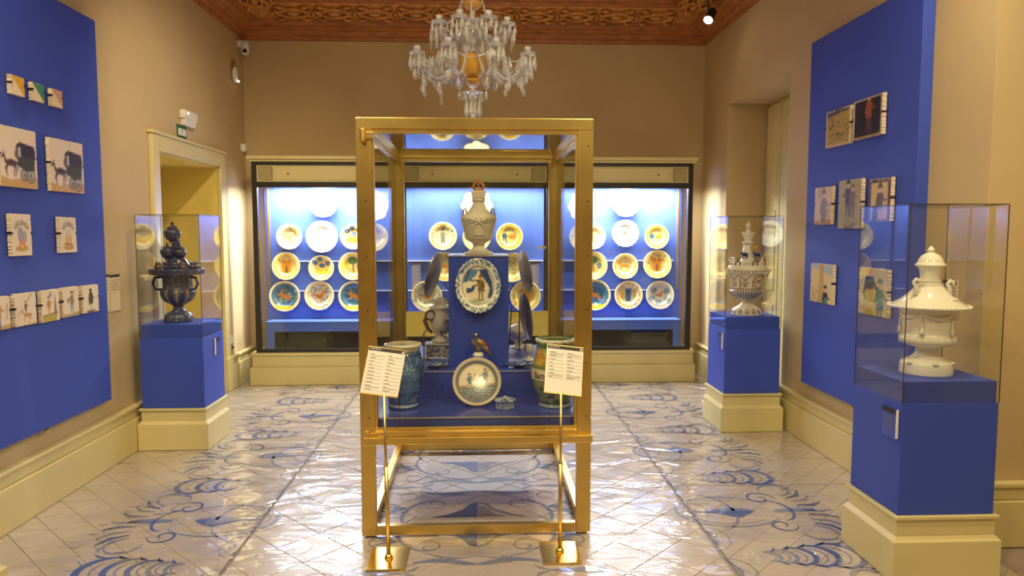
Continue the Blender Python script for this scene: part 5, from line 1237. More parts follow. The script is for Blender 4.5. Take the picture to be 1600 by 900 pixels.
# ---- dark urn (left)
c2 = (-2.205, 5.32, 0.895); k = 0.00098
du = thing('dark_urn', 'dark blue and ochre pottery urn topped with small pots in the left vitrine', 'urn', c2)
def fdk(th, z):
    c = Cv(th * 0.11, z, rgb(72, 74, 92), 0.006); R = random.Random(6)
    for q in range(22): c.line([(-0.34 + q * 0.034, 0.12), (-0.34 + q * 0.034, 0.235)], 0.014, [rgb(38, 48, 104), rgb(170, 138, 78)][q % 2])
    for q in range(90): c.ell(R.uniform(-0.35, 0.35), R.uniform(0.25, 0.4), 0.010, 0.006, R.choice([rgb(150, 132, 90), rgb(40, 46, 84), rgb(104, 100, 92)]), R.uniform(0, 3))
    for q in range(70): c.ell(R.uniform(-0.35, 0.35), R.uniform(0.0, 0.1), 0.007, 0.006, R.choice([rgb(160, 160, 160), rgb(34, 42, 84), rgb(110, 112, 110)]))
    return c
pts = [(102, 855), (104, 840), (96, 805), (74, 785), (42, 766), (36, 742), (56, 724), (96, 700), (120, 660), (124, 632), (118, 618), (106, 608), (104, 560), (110, 505), (150, 500)]
painted_lathe([(a * k, (855 - b) * k) for a, b in pts], 110, c2, fdk, 5).build('body', glazeM, du, smooth=True)
dkM = mat('dark_speckled_glaze', rgb(66, 62, 82), 0.22, noise=0.6, nscale=45, coat=0.5)
MB().lathe(smoothprof([(160 * k, 350 * k), (182 * k, 356 * k), (184 * k, 392 * k), (172 * k, 398 * k), (130 * k, 402 * k), (90 * k, 425 * k), (60 * k, 470 * k), (40 * k, 480 * k)], 3), 60, c2, flute=(3, 12, 24, 0.04)).build('lid', dkM, du, smooth=True)
RR = random.Random(44)
for j in range(14):
    a = 2 * pi * j / 14; r_ = 0.135; x, y, z = c2[0] + r_ * cos(a), c2[1] + r_ * sin(a), c2[2] + 400 * k
    f_ = MB().ball((x, y, z + 0.012), 0.018, 8, 6); f_.ball((x + 0.010, y, z + 0.034), 0.010, 7, 5); f_.tube([(x, y, z + 0.03), (x - 0.006, y, z + 0.052)], [0.006, 0.002], 5); f_.build('modelled_flower', dkM if j % 3 else bronzeM, du, smooth=True)
def pot(cx, cy, z, r, nm='small_pot'):
    MB().lathe(smoothprof([(r * 0.45, 0), (r * 0.4, r * 0.2), (r * 0.75, r * 0.5), (r, r * 1.1), (r * 0.92, r * 1.55), (r * 0.6, r * 1.75), (r * 0.7, r * 1.9), (r * 0.35, r * 2.1), (r * 0.15, r * 2.25), (r * 0.22, r * 2.45), (r * 0.02, r * 2.7)], 3), 26, (cx, cy, z)).build(nm, dkM, du, smooth=True)
pot(c2[0] - 0.045, c2[1] - 0.05, c2[2] + 462 * k, 0.047); pot(c2[0] + 0.035, c2[1] - 0.03, c2[2] + 462 * k, 0.044); pot(c2[0], c2[1] + 0.06, c2[2] + 462 * k, 0.045)
MB().lathe(smoothprof([(0.06, 470 * k), (0.04, 500 * k), (0.03, 590 * k), (0.03, 605 * k)], 3), 24, c2).build('stem', dkM, du, smooth=True)
pot(c2[0] - 0.02, c2[1] - 0.01, c2[2] + 585 * k, 0.058)
for s_ in (-1, 1):
    MB().tube([(c2[0] + s_ * 0.10, c2[1] - 0.03, c2[2] + 335 * k), (c2[0] + s_ * 0.145, c2[1] - 0.04, c2[2] + 330 * k), (c2[0] + s_ * 0.16, c2[1] - 0.04, c2[2] + 285 * k), (c2[0] + s_ * 0.14, c2[1] - 0.04, c2[2] + 245 * k), (c2[0] + s_ * 0.10, c2[1] - 0.03, c2[2] + 240 * k)], 0.010, 8).build('handle', navyGlaze, du, smooth=True)

# ================================================================== BLUE WALL PANELS AND PICTURE TILES
pn = B(XL + 0.001, -2.42, 1.2, 4.748, 0.452, 2.875).build('display_board', blueM, bevel=0.002); tag(pn, 'large blue backing panel with picture tiles on the left wall', 'panel')
for y in (4.09, 2.6): MB().ball((-2.45, y, 0.43), 0.014, 10, 6).build('fixing_lug', brassM, pn)
pn2 = B(2.36, XR - 0.001, 3.815, 5.115, 0.448, 2.885).build('display_board', blueM, bevel=0.002); tag(pn2, 'large blue backing panel with picture tiles on the right wall', 'panel')
for y in (4.45,): MB().ball((2.395, y, 0.425), 0.014, 10, 6).build('fixing_lug', brassM, pn2)

def picture(side, y0, y1, z0, z1, name, label, cat, paint, grp, bg=rgb(232, 214, 186), clips=True, th=0.021):
    """tile on a wall panel. u in [-1,1] left to right as seen, v up, aspect kept in v"""
    X = -2.42 if side == 'L' else 2.36; s_ = 1 if side == 'L' else -1
    X += 0.006 * s_
    cy, cz = (y0 + y1) / 2, (z0 + z1) / 2; w_, h_ = abs(y1 - y0), z1 - z0
    t = thing(name, label, cat, (X, cy, cz), grp)
    nu = 44; nv = int(44 * h_ / w_); R = random.Random(int(y0 * 1000))
    jl = [R.uniform(-1, 1) * 0.0022 for _ in range(nv + 1)]; jr = [R.uniform(-1, 1) * 0.0022 for _ in range(nv + 1)]
    jb = [R.uniform(-1, 1) * 0.0018 for _ in range(nu + 1)]; jt = [R.uniform(-1, 1) * 0.0018 for _ in range(nu + 1)]
    m_ = MB(); uu = []; vv = []
    asp = h_ / w_
    for j in range(nv + 1):
        for i in range(nu + 1):
            a = i / nu; b = j / nv
            dy = (a - 0.5) * w_ + jl[j] * (1 - a) ** 8 + jr[j] * a ** 8; dz = (b - 0.5) * h_ + jb[i] * (1 - b) ** 8 + jt[i] * b ** 8
            # left wall: seen from inside, image left is towards the camera (small y)
            m_.v.append((s_ * th, dy if side == 'L' else -dy, dz)); uu.append(a * 2 - 1); vv.append((b * 2 - 1) * asp)
    for j in range(nv):
        for i in range(nu): a = j * (nu + 1) + i; m_.f.append((a, a + 1, a + nu + 2, a + nu + 1))
    c = Cv(np.array(uu), np.array(vv), bg, 0.05); paint(c, asp); m_.c = c.lin()
    m_.build('painted_face', tilePic, t, local=True)
    # clay body ring
    b_ = MB(); per = [(i, 0) for i in range(nu)] + [(nu, j) for j in range(nv)] + [(i, nv) for i in range(nu, 0, -1)] + [(0, j) for j in range(nv, 0, -1)]
    for i, j in per:
        x, y, z = m_.v[j * (nu + 1) + i]; b_.v.append((x - s_ * 0.0001, y * 1.001, z * 1.001)); b_.v.append((0, y * 1.012 + R.uniform(-1, 1) * 0.0012, z * 1.01 + R.uniform(-1, 1) * 0.0012))
    n = len(per)
    for q in range(n): r_ = (q + 1) % n; b_.f.append((2 * q, 2 * q + 1, 2 * r_ + 1, 2 * r_))
    b_.f.append(tuple(2 * q + 1 for q in range(n)))
    b_.build('clay_body', clayM, t, local=True)
    if clips:
        spots = [(-w_ / 2, 0.01), (w_ / 2, 0.01)]
        for y, z in spots:
            q = 1 if y > 0 else -1
            B(*sorted((0, s_ * (th + 0.004))), *sorted((y - q * 0.006, y + q * 0.004)), z - 0.005, z + 0.005).build('clip', ironM, t, local=True)
    return t, asp
def ground(c, asp, col, z=-0.55, al=0.9): c.poly([(-1.1, -asp - 0.1), (1.1, -asp - 0.1), (1.1, z * asp), (0.2, z * asp - 0.06), (-0.5, z * asp - 0.14), (-1.1, z * asp - 0.02)], col, al)
def halftone(colA, colB=rgb(232, 216, 190)):
    def f(c, asp): c.poly([(-1.1, asp + 0.1), (1.1, asp + 0.1), (1.1, -asp - 0.1)], colA); return c
    return f
def coach(c, asp):
    ground(c, asp, rgb(204, 160, 84), -0.62)
    for x, r_ in ((0.25, 0.19), (0.62, 0.24)):
        c.ring(x, -0.58, r_, 0.045, rgb(90, 92, 90))
        for q in range(6): c.line([(x - r_ * cos(q * pi / 6), -0.58 - r_ * sin(q * pi / 6)), (x + r_ * cos(q * pi / 6), -0.58 + r_ * sin(q * pi / 6))], 0.02, rgb(90, 92, 90))
    c.poly([(-0.12, 0.02), (-0.1, 0.4), (0.05, 0.5), (0.85, 0.42), (0.92, 0.3), (0.86, -0.4), (0.4, -0.45), (0.0, -0.3)], rgb(70, 74, 46))
    c.poly([(-0.14, 0.08), (-0.12, 0.4), (0.05, 0.52), (0.85, 0.44), (0.92, 0.3), (0.9, 0.0), (0.3, 0.05)], rgb(62, 50, 50)); c.poly([(-0.05, 0.05), (-0.03, 0.36), (0.12, 0.4), (0.12, 0.02)], rgb(186, 190, 192))
    c.line([(-0.13, 0.05), (-0.1, 0.42), (0.08, 0.53), (0.88, 0.43)], 0.04, BLK)
    horse(c, -0.42, -0.2, 0.62, rgb(84, 60, 50), -1); c.line([(-0.42, -0.15), (0.1, -0.25)], 0.05, BLK); c.ell(-0.15, 0.12, 0.07, 0.14, rgb(120, 100, 80)); c.ell(-0.15, 0.3, 0.05, 0.05, PNK)
def insured(flame):
    def f(c, asp):
        c.ell(0, -0.85, 0.65, 0.22, rgb(204, 168, 84))
        if flame:
            c.ell(-0.1, 0.0, 0.3, 0.5, rgb(140, 146, 160), 0, 0.8); c.ell(0.3, -0.15, 0.22, 0.4, rgb(150, 152, 166), 0, 0.8)
            c.poly([(-0.3, -0.85), (-0.2, -0.2), (0.0, -0.4), (0.1, -0.05), (0.2, -0.45), (0.45, -0.85)], rgb(222, 140, 66)); c.poly([(-0.1, -0.8), (0, -0.45), (0.15, -0.8)], rgb(236, 200, 110))
        else:
            for x in (-0.25, 0.0, 0.28): c.poly([(x - 0.12, -0.8), (x - 0.08, -0.1), (x, 0.15), (x + 0.08, -0.1), (x + 0.12, -0.8)], rgb(214, 160, 80)); c.line([(x, 0.1), (x, 0.3)], 0.03, BRN)
            c.line([(-0.5, -0.6), (0.5, -0.7)], 0.06, BRN)
        for q in range(12): c.ell(-0.5 + q * 0.09, -0.85 - 0.1 * (q % 2), 0.05, 0.03, rgb(150, 140, 80))
    return f
def mounted(c, asp):
    horse(c, 0.1, -0.35, 0.62, rgb(200, 150, 84), -1); person(c, 0.0, -0.25, 0.75, rgb(110, 96, 70), GRN, BLK); c.line([(0.15, 0.5), (0.7, 1.0)], 0.04, BRN); c.line([(-0.75, -0.3), (-0.3, 0.05)], 0.03, BRN); ground(c, asp, OCH, -0.85, 0.5)
def plumed(c, asp):
    person(c, -0.2, -0.55, 1.2, rgb(196, 132, 62), rgb(196, 150, 70), PUR); c.poly([(-0.9, -0.62), (0.8, -0.5), (0.6, -1.05), (-0.9, -1.15)], rgb(190, 166, 70)); c.line([(0.55, -0.5), (0.5, 0.7)], [0.3, 0.05], rgb(140, 124, 90)); c.line([(-0.15, 0.6), (0.05, 0.9), (0.12, 0.6)], 0.09, PUR); c.line([(-0.9, -0.62), (0.8, -0.5)], 0.04, BRN)
def hunter(c, asp):
    ground(c, asp, rgb(170, 140, 84), -0.72, 0.7); person(c, 0.1, -0.75, 1.5, rgb(150, 130, 104), rgb(96, 130, 170), BRN, -1); c.line([(-0.1, 0.1), (0.45, 0.8)], 0.05, BRN); c.ell(-0.35, 0.1, 0.1, 0.2, rgb(130, 120, 90))
def cloaked(c, asp):
    c.ell(0, -0.85, 0.55, 0.07, rgb(110, 66, 50)); person(c, 0.0, -0.85, 1.55, rgb(84, 78, 44), rgb(190, 180, 160), BLK); c.poly([(-0.2, 0.35), (0.0, 0.6), (0.25, 0.35), (0.3, -0.3), (-0.25, -0.4)], rgb(84, 78, 44))
def soldier(c, asp):
    ground(c, asp, rgb(180, 140, 80), -0.72, 0.7); person(c, 0.15, -0.75, 1.45, rgb(196, 140, 84), rgb(80, 100, 150), BRN); c.line([(0.75, -0.3), (0.8, 0.4)], 0.05, rgb(150, 130, 110)); c.ell(0.7, -0.75, 0.2, 0.12, OCH)
GL = 'picture tiles on the left blue panel'; GR = 'picture tiles on the right blue panel'
LT = [
 (3.845, 3.955, 2.255, 2.352, 'small_tile', 'small tile halved diagonally white and yellow, top left of the left panel', halftone(rgb(222, 166, 50))),
 (4.022, 4.127, 2.255, 2.350, 'small_tile', 'small tile halved diagonally white and green, between the yellow and tan ones', halftone(rgb(78, 142, 104))),
 (4.195, 4.300, 2.255, 2.350, 'small_tile', 'small tile halved diagonally cream and tan, top right of the left panel', halftone(rgb(206, 160, 126))),
 (3.728, 4.027, 1.780, 2.085, 'picture_tile', 'large tile of a horse and carriage, nearest the left photo edge', coach),
 (4.150, 4.485, 1.780, 2.075, 'picture_tile', 'large tile of a horse and carriage, nearer the panel side', coach),
 (3.785, 3.948, 1.425, 1.640, 'lettered_tile', 'lettered tile with blue-grey smoke over orange flames, under the coaches', insured(True)),
 (4.210, 4.375, 1.430, 1.632, 'lettered_tile', 'lettered tile with ochre pointed flames and no smoke, under the coaches', insured(False)),
 (3.523, 3.742, 1.060, 1.225, 'figure_tile', 'tile of a soldier in orange and blue, cut by the left edge of the photo', soldier),
 (3.780, 3.958, 1.058, 1.226, 'figure_tile', 'tile of a lancer on a yellow horse, left panel bottom row', mounted),
 (4.005, 4.170, 1.052, 1.226, 'figure_tile', 'tile of a plumed figure behind an ochre wall, left panel bottom row', plumed),
 (4.205, 4.370, 1.056, 1.226, 'figure_tile', 'tile of a gunman in blue breeches, left panel bottom row', hunter),
 (4.412, 4.590, 1.056, 1.222, 'figure_tile', 'tile of a dark cloaked figure, left panel bottom row by the edge', cloaked),
]
for y0, y1, z0, z1, nm, lab, fn in LT:
    t, asp = picture('L', y0, y1, z0, z1, nm, lab, 'tile', fn, GL)
    if nm == 'lettered_tile':
        txt = text_mb('ASEGURADA', 0.036); W = max(v[0] for v in txt.v) * 2; rad = 0.062
        txt.map(lambda x, y, z: (0.0218, (rad + y) * sin(x / W * 2.15) , (rad + y) * cos(x / W * 2.15) * 1.05 - 0.002))
        txt.build('lettering', inkM, t, local=True, label='arched black lettering')
def fields(c, asp):
    c.poly([(-0.9, -asp * 0.92), (0.9, -asp * 0.92), (0.9, asp * 0.92), (-0.9, asp * 0.92)], rgb(176, 146, 70)); R = random.Random(1)
    c.poly([(-0.9, 0.5), (0.9, 0.62), (0.9, asp * 0.92), (-0.9, asp * 0.92)], rgb(70, 70, 84))
    for q in range(16): c.line([(R.uniform(-0.8, 0.8), R.uniform(0.6, 1.1)) for _ in range(2)], 0.05, R.choice([rgb(170, 170, 180), BLK, rgb(120, 120, 130)]))
    for q in range(60): x, y = R.uniform(-0.85, 0.85), R.uniform(-asp * 0.85, 0.5); c.line([(x, y), (x + 0.2, y + R.uniform(-0.08, 0.08))], 0.035, R.choice([rgb(120, 96, 40), rgb(204, 180, 96), DGR, rgb(150, 120, 56)]))
def darkrider(c, asp):
    c.poly([(-0.88, -asp * 0.93), (0.9, -asp * 0.93), (0.9, asp * 0.93), (-0.88, asp * 0.93)], rgb(34, 28, 24)); c.poly([(-0.88, -asp * 0.93), (0.9, -asp * 0.93), (0.9, -0.85), (-0.88, -0.7)], rgb(166, 120, 56))
    person(c, 0.1, -0.55, 1.45, rgb(150, 76, 40), rgb(110, 60, 40), rgb(180, 170, 160)); horse(c, 0.15, -0.35, 0.3, rgb(84, 50, 34))
def robed(c, asp):
    ground(c, asp, rgb(180, 120, 60), -0.72); c.ell(-0.35, 0.75, 0.25, 0.35, rgb(170, 160, 90), 0, 0.7); person(c, 0.1, -1.3, 2.2, rgb(140, 128, 128), rgb(110, 100, 100), rgb(140, 120, 110)); c.poly([(-0.1, 0.7), (0.05, 1.3), (0.2, 0.7)], rgb(120, 110, 110))
    R = random.Random(2)
    for q in range(30): c.ell(R.uniform(-0.8, 0.8), R.uniform(-1.4, -0.2), 0.1, 0.05, R.choice([rgb(150, 130, 110), PUR, BRN]), R.uniform(0, 3), 0.6)
def couple(c, asp):
    c.poly([(-1, -asp), (1, -asp), (1, asp), (-1, asp)], rgb(166, 156, 104)); person(c, -0.15, -0.6, 1.7, rgb(74, 66, 66), rgb(80, 74, 60), BLK, -1); person(c, 0.25, -0.6, 1.5, rgb(120, 104, 76), rgb(90, 84, 60), BRN)
    horse(c, -0.1, -1.1, 0.6, rgb(110, 104, 90), 1)
    R = random.Random(3)
    for q in range(40): c.line([(R.uniform(-0.8, 0.8), R.uniform(-1.6, 0.0)) for _ in range(2)], 0.02, rgb(100, 96, 80), 0.5)
def framedsaint(c, asp):
    c.poly([(-1, -asp), (1, -asp), (1, asp), (-1, asp)], rgb(104, 70, 48)); R = random.Random(8)
    for q in range(26): c.ell(-0.9 + q * 0.07, asp * 0.92, 0.05, 0.05, R.choice([BLK, rgb(180, 150, 120)]))
    c.poly([(-0.8, -asp * 0.93), (0.75, -asp * 0.93), (0.75, asp * 0.82), (-0.8, asp * 0.82)], rgb(204, 180, 110)); person(c, 0.05, -1.2, 2.0, rgb(110, 90, 74), rgb(170, 150, 130), rgb(90, 80, 70)); c.ell(-0.4, -0.8, 0.25, 0.5, rgb(84, 70, 60)); c.poly([(-0.1, 0.7), (0.05, 1.25), (0.2, 0.7)], rgb(90, 80, 70))
def tower(c, asp):
    c.poly([(-1, -asp), (1, -asp), (1, asp), (-1, asp)], rgb(206, 184, 130)); c.poly([(-1, asp), (1, asp), (1, 0.4), (-1, 0.7)], rgb(160, 170, 176)); c.poly([(-0.2, -1.5), (-0.15, 1.1), (0.05, 1.5), (0.2, 1.1), (0.3, -1.5)], rgb(190, 148, 84)); person(c, 0.4, -1.45, 1.4, rgb(40, 40, 48), rgb(60, 130, 84), BLK)
    c.poly([(0.15, -1.5), (0.7, -1.5), (0.55, -0.6), (0.3, -0.6)], rgb(60, 130, 84)); R = random.Random(9)
    for q in range(20): c.line([(-0.95 + 0.04 * q, R.uniform(-1.3, 0)), (-0.8 + 0.04 * q, R.uniform(-1.3, 0))], 0.03, rgb(140, 110, 60), 0.6)
def dancers(c, asp):
    c.poly([(-1, -asp), (1, -asp), (1, asp), (-1, asp)], rgb(202, 186, 142)); person(c, -0.25, -1.2, 2.3, rgb(40, 44, 74), rgb(180, 150, 60), rgb(206, 130, 60)); c.poly([(-0.75, -1.35), (0.25, -1.35), (0.05, 0.1), (-0.45, 0.1)], rgb(186, 164, 70)); person(c, 0.5, -1.35, 1.9, rgb(50, 110, 96), rgb(120, 120, 130), rgb(70, 110, 110))
    c.poly([(-1, -asp), (1, -asp), (1, -1.4), (-1, -1.2)], rgb(150, 150, 140)); R = random.Random(10)
    for q in range(24): c.ell(R.uniform(-0.7, 0.3), R.uniform(-1.3, 0), 0.06, 0.1, R.choice([ORA, YEL, rgb(120, 110, 60)]), 0.3, 0.6)
RT_ = [
 (4.795, 4.480, 2.110, 2.345, 'scene_tile', 'tile of yellow fields under dark clouds, top of the right panel', fields),
 (4.445, 4.120, 2.118, 2.352, 'scene_tile', 'dark tile of a robed rider on black, top of the right panel', darkrider),
 (4.924, 4.685, 1.600, 1.850, 'scene_tile', 'tall pale tile of a grey robed figure, right panel middle row', robed),
 (4.590, 4.315, 1.572, 1.875, 'scene_tile', 'tall olive tile of two dark figures, right panel middle row', couple),
 (4.228, 4.000, 1.612, 1.858, 'scene_tile', 'brown bordered tile of a hooded figure, right panel middle row', framedsaint),
 (4.950, 4.640, 1.065, 1.328, 'scene_tile', 'tile of a tall ochre tower and green-skirted figure, right panel bottom', tower),
 (4.300, 3.995, 1.055, 1.330, 'scene_tile', 'tile of a yellow-skirted figure beside one in teal, right panel bottom', dancers),
]
for y0, y1, z0, z1, nm, lab, fn in RT_:
    picture('R', y1, y0, z0, z1, nm, lab, 'tile', fn, GR, bg=rgb(206, 186, 148), th=0.024)

# ---- wall labels
def wall_label(x, y0, y1, z0, z1, s_, lab):
    t = thing('wall_label', lab, 'label', (x, (y0 + y1) / 2, z0), 'printed wall labels')
    B(*sorted((x, x + s_ * 0.008)), y0, y1, z0, z1).build('card', mat('cream_card', rgb(226, 206, 168), 0.6) if 'cream_card' not in MATS else MATS['cream_card'], t)
    B(*sorted((x + s_ * 0.008, x + s_ * 0.010)), y0, y1, z1 - 0.018, z1).build('header', inkM, t)
    L = MB()
    for q in range(5): L.box(*sorted((x + s_ * 0.008, x + s_ * 0.0092)), y0 + 0.01, y1 - 0.012, z1 - 0.04 - q * 0.016, z1 - 0.037 - q * 0.016)
    L.build('text_lines', greyink, t, kind='stuff')
wall_label(XL + 0.001, 4.800, 4.880, 1.020, 1.268, 1, 'narrow cream wall label with black header, touching the left blue panel')
wall_label(XL + 0.001, 4.888, 5.020, 1.015, 1.262, 1, 'wider cream wall label with black header, between the left panel and the vitrine')
wall_label(XR - 0.001, 3.53, 3.64, 1.08, 1.30, -1, 'cream wall label with black header behind the white urn vitrine')
# ---- devices on the left wall
ex = thing('emergency_light', 'white emergency light box over the left doorway', 'emergency light', (XL, 6.25, 2.44))
B(XL + 0.001, XL + 0.05, 6.13, 6.40, 2.49, 2.56).build('housing', whiteM, ex, bevel=0.008)
MB().frustum((XL + 0.001, XL + 0.035, 6.16, 6.37), (XL + 0.001, XL + 0.05, 6.15, 6.38), 2.435, 2.49).build('diffuser', whiteM, ex, bevel=0.005)
MB().ball((XL + 0.052, 6.19, 2.535), 0.007, 8, 5).build('indicator', mat('green_led', rgb(120, 230, 190), 0.3, emit=((0.4, 1.0, 0.7), 6)), ex)
es = thing('exit_sign', 'small green and white exit sign above the left doorway', 'exit sign', (XL, 6.15, 2.32))
B(XL + 0.001, XL + 0.008, 6.07, 6.25, 2.318, 2.430).build('plate', greenM, es)
B(XL + 0.008, XL + 0.0095, 6.084, 6.236, 2.346, 2.402).build('white_field', whiteM, es)
MB().box(XL + 0.0095, XL + 0.0105, 6.155, 6.161, 2.354, 2.392).box(XL + 0.0095, XL + 0.0105, 6.140, 6.176, 2.390, 2.395).build('pictogram', greenM, es)
cmx = thing('security_camera', 'white dome security camera high in the left back corner', 'security camera', (XL, 7.66, 3.42))
B(XL + 0.001, XL + 0.05, 7.62, 7.69, 3.44, 3.50).build('bracket', whiteM, cmx, bevel=0.005)
MB().tube([(XL + 0.075, 7.65, 3.50), (XL + 0.075, 7.65, 3.40)], [0.042, 0.042], 18).ball((XL + 0.075, 7.65, 3.40), 0.042, 18, 10).build('housing', whiteM, cmx, smooth=True)
MB().ball((XL + 0.083, 7.615, 3.395), 0.022, 12, 8).build('lens', inkM, cmx, smooth=True)
sn = thing('wireless_sensor', 'white wall sensor with two short aerials under the security camera', 'sensor', (XL, 7.45, 3.10))
MB().ball((XL + 0.03, 7.45, 3.12), 0.055, 16, 10, (0.5, 0.8, 1.5)).build('housing', whiteM, sn, smooth=True)
for dy in (-0.035, 0.035): MB().tube([(XL + 0.02, 7.45 + dy, 3.18), (XL + 0.02, 7.45 + dy, 3.27)], 0.004, 6).build('aerial', inkM, sn)
MB().ball((XL + 0.062, 7.46, 3.055), 0.010, 8, 6).build('indicator', mat('white_led', rgb(240, 240, 255), 0.3, emit=((1, 1, 1), 8)), sn)
o = B(XL + 0.001, XL + 0.05, 7.64, 7.71, 2.38, 2.46).build('motion_detector', whiteM, bevel=0.01); tag(o, 'small white motion detector on the left wall above the cabinet', 'detector')
for x, s_, y, lab in ((XL, 1, 7.20, 'small white socket low on the left wall by the cabinet'), (XR, -1, 7.34, 'small white socket low on the right wall by the cabinet')):
    t = thing('wall_socket', lab, 'socket', (x, y, 0.43), 'wall sockets')
    B(*sorted((x + s_ * 0.001, x + s_ * 0.012)), y - 0.035, y + 0.035, 0.44, 0.52).build('plate', whiteM, t, bevel=0.003)
    MB().ball((x + s_ * 0.012, y, 0.40), 0.012, 8, 5).build('plug', inkM, t)
# ---- the lit ceiling spotlight in the right back corner and its like, some of them added
def spotlight(x, y, z, ax, ay, az, lab, on=True):
    t = thing('ceiling_spotlight', lab, 'spotlight', (x, y, z), 'ceiling spotlights')
    d = (Vector((ax, ay, az)) - Vector((x, y, z))).normalized(); c = Vector((x, y, z))
    body = MB().tube([c - d * 0.16, c - d * 0.15, c - d * 0.03, c - d * 0.02], [0.025, 0.040, 0.045, 0.045], 18).build('housing', darkM, t, smooth=True)
    MB().tube([c - d * 0.026, c - d * 0.016], [0.040, 0.040], 18).build('lamp_face', MATS.get('lamp_glow') or mat('lamp_glow', rgb(255, 240, 210), 0.3, emit=((1, 0.86, 0.62), 60)), t)
    MB().tube([c - d * 0.09, (x, y, z + 0.12), (x, y, ZC - 0.0)], 0.008, 8).build('stem', darkM, t)
for i, s in enumerate(SPOTS):
    labs = ['dark spotlight above the left wall, nearest behind the camera side', 'dark spotlight above the right wall, nearest behind the camera side', 'dark spotlight above the blue left panel', 'dark spotlight above the near right vitrine', 'dark spotlight near the ceiling centre, left one', 'dark spotlight near the ceiling centre, right one', 'added dark spotlight left of the chandelier, brightening the doorway', 'glaring ceiling spotlight in the right back corner under the carved cornice', 'dark spotlight in the rear half of the room', 'added dark spotlight near the chandelier, brightening the back wall']
    d = (Vector(s[3:6]) - Vector(s[:3])).normalized()
    spotlight(*s[:6], labs[i])

# ================================================================== CHANDELIER
CH = (-0.045, 5.0)
ch = thing('crystal_chandelier', 'large crystal chandelier with amber glass bowl hanging above the brass case', 'chandelier', (CH[0], CH[1], 2.32))
def chl(pr, seg=24, z=0, **k): return MB().lathe(smoothprof(pr, 3), seg, (CH[0], CH[1], z), **k)
MB().tube([(CH[0], CH[1], 3.4), (CH[0], CH[1], ZC)], 0.012, 8).build('hanging_rod', brassM, ch)
chl([(0.02, 3.40), (0.05, 3.36), (0.02, 3.30), (0.035, 3.22), (0.018, 3.18), (0.045, 3.16), (0.055, 3.13), (0.03, 3.10)], 16).build('upper_stem', crystalM, ch, smooth=True)
chl([(0.015, 3.045), (0.045, 3.055), (0.072, 3.085), (0.070, 3.088), (0.04, 3.07), (0.01, 3.06)], 24).build('upper_amber_dish', amberM, ch, smooth=True)
MB().lathe(smoothprof([(0.014, 3.045), (0.020, 3.02), (0.010, 3.00), (0.06, 2.985), (0.075, 2.975), (0.06, 2.97), (0.02, 2.965), (0.03, 2.93), (0.042, 2.88), (0.03, 2.83), (0.05, 2.80), (0.065, 2.76), (0.035, 2.74)], 3), 24, (CH[0], CH[1], 0)).build('crystal_stem', crystalM, ch, smooth=True)
MB().lathe(smoothprof([(0.02, 2.592), (0.05, 2.602), (0.078, 2.645), (0.090, 2.70), (0.093, 2.735), (0.086, 2.732), (0.06, 2.65), (0.02, 2.61)], 3), 48, (CH[0], CH[1], 0), flute=(0, 30, 24, 0.05)).build('amber_bowl', amberM, ch, smooth=True, label='ribbed amber glass bowl')
MB().lathe(smoothprof([(0.01, 2.545), (0.04, 2.552), (0.056, 2.575), (0.045, 2.59), (0.015, 2.595)], 3), 24, (CH[0], CH[1], 0)).build('lower_amber_dish', amberM, ch, smooth=True)
MB().lathe(smoothprof([(0.018, 2.58), (0.03, 2.56), (0.028, 2.535), (0.014, 2.525), (0.02, 2.51), (0.055, 2.505), (0.062, 2.495), (0.03, 2.49), (0.012, 2.47), (0.02, 2.42), (0.012, 2.38), (0.016, 2.35), (0.003, 2.33)], 3), 24, (CH[0], CH[1], 0)).build('pendant_stem', crystalM, ch, smooth=True)
# shared drops and beads
def drop_mesh(L, r): return MB().lathe([(0.0008, -L), (r, -L * 0.72), (r * 0.9, -L * 0.62), (r * 0.5, -L * 0.18), (0.0012, -L * 0.02)], 6)
dpro = drop_mesh(0.105, 0.0125).build('crystal_drop', crystalM, ch, local=True, loc=(0, 0, 0)); dused = [False]
dshort = drop_mesh(0.062, 0.0125).build('crystal_drop', crystalM, ch, local=True); sused = [False]
dpear = MB().lathe([(0.0008, -0.07), (0.014, -0.052), (0.016, -0.040), (0.006, -0.012), (0.001, 0)], 6).build('crystal_drop', crystalM, ch, local=True); pused = [False]
cnt = [0]; EXTRA = MB()
def drop(x, y, z, which=0):
    src, fl_ = ((dpro, dused), (dshort, sused), (dpear, pused))[which]
    if cnt[0] > 290:
        g = src.data; EXTRA.add([(v.co.x + x, v.co.y + y, v.co.z + z) for v in g.vertices], [tuple(p.vertices) for p in g.polygons]); return
    cnt[0] += 1
    if not fl_[0]: o = src; fl_[0] = True
    else: o = src.copy(); COL.objects.link(o); o.parent = ch
    o.location = (x - CH[0], y - CH[1], z - 2.32); o.rotation_euler = (0, 0, random.uniform(0, 6))
def beads(pts, r=0.0062, step=0.0135, nm='bead_chain'):
    m_ = MB(); pts = [Vector(p) for p in pts]; acc = 0.0; 
    for i in range(len(pts) - 1):
        L = (pts[i + 1] - pts[i]).length; d = acc
        while d < L: m_.ball(pts[i].lerp(pts[i + 1], d / L), r, 6, 4); d += step
        acc = d - L
    m_.build(nm, crystalM, ch)
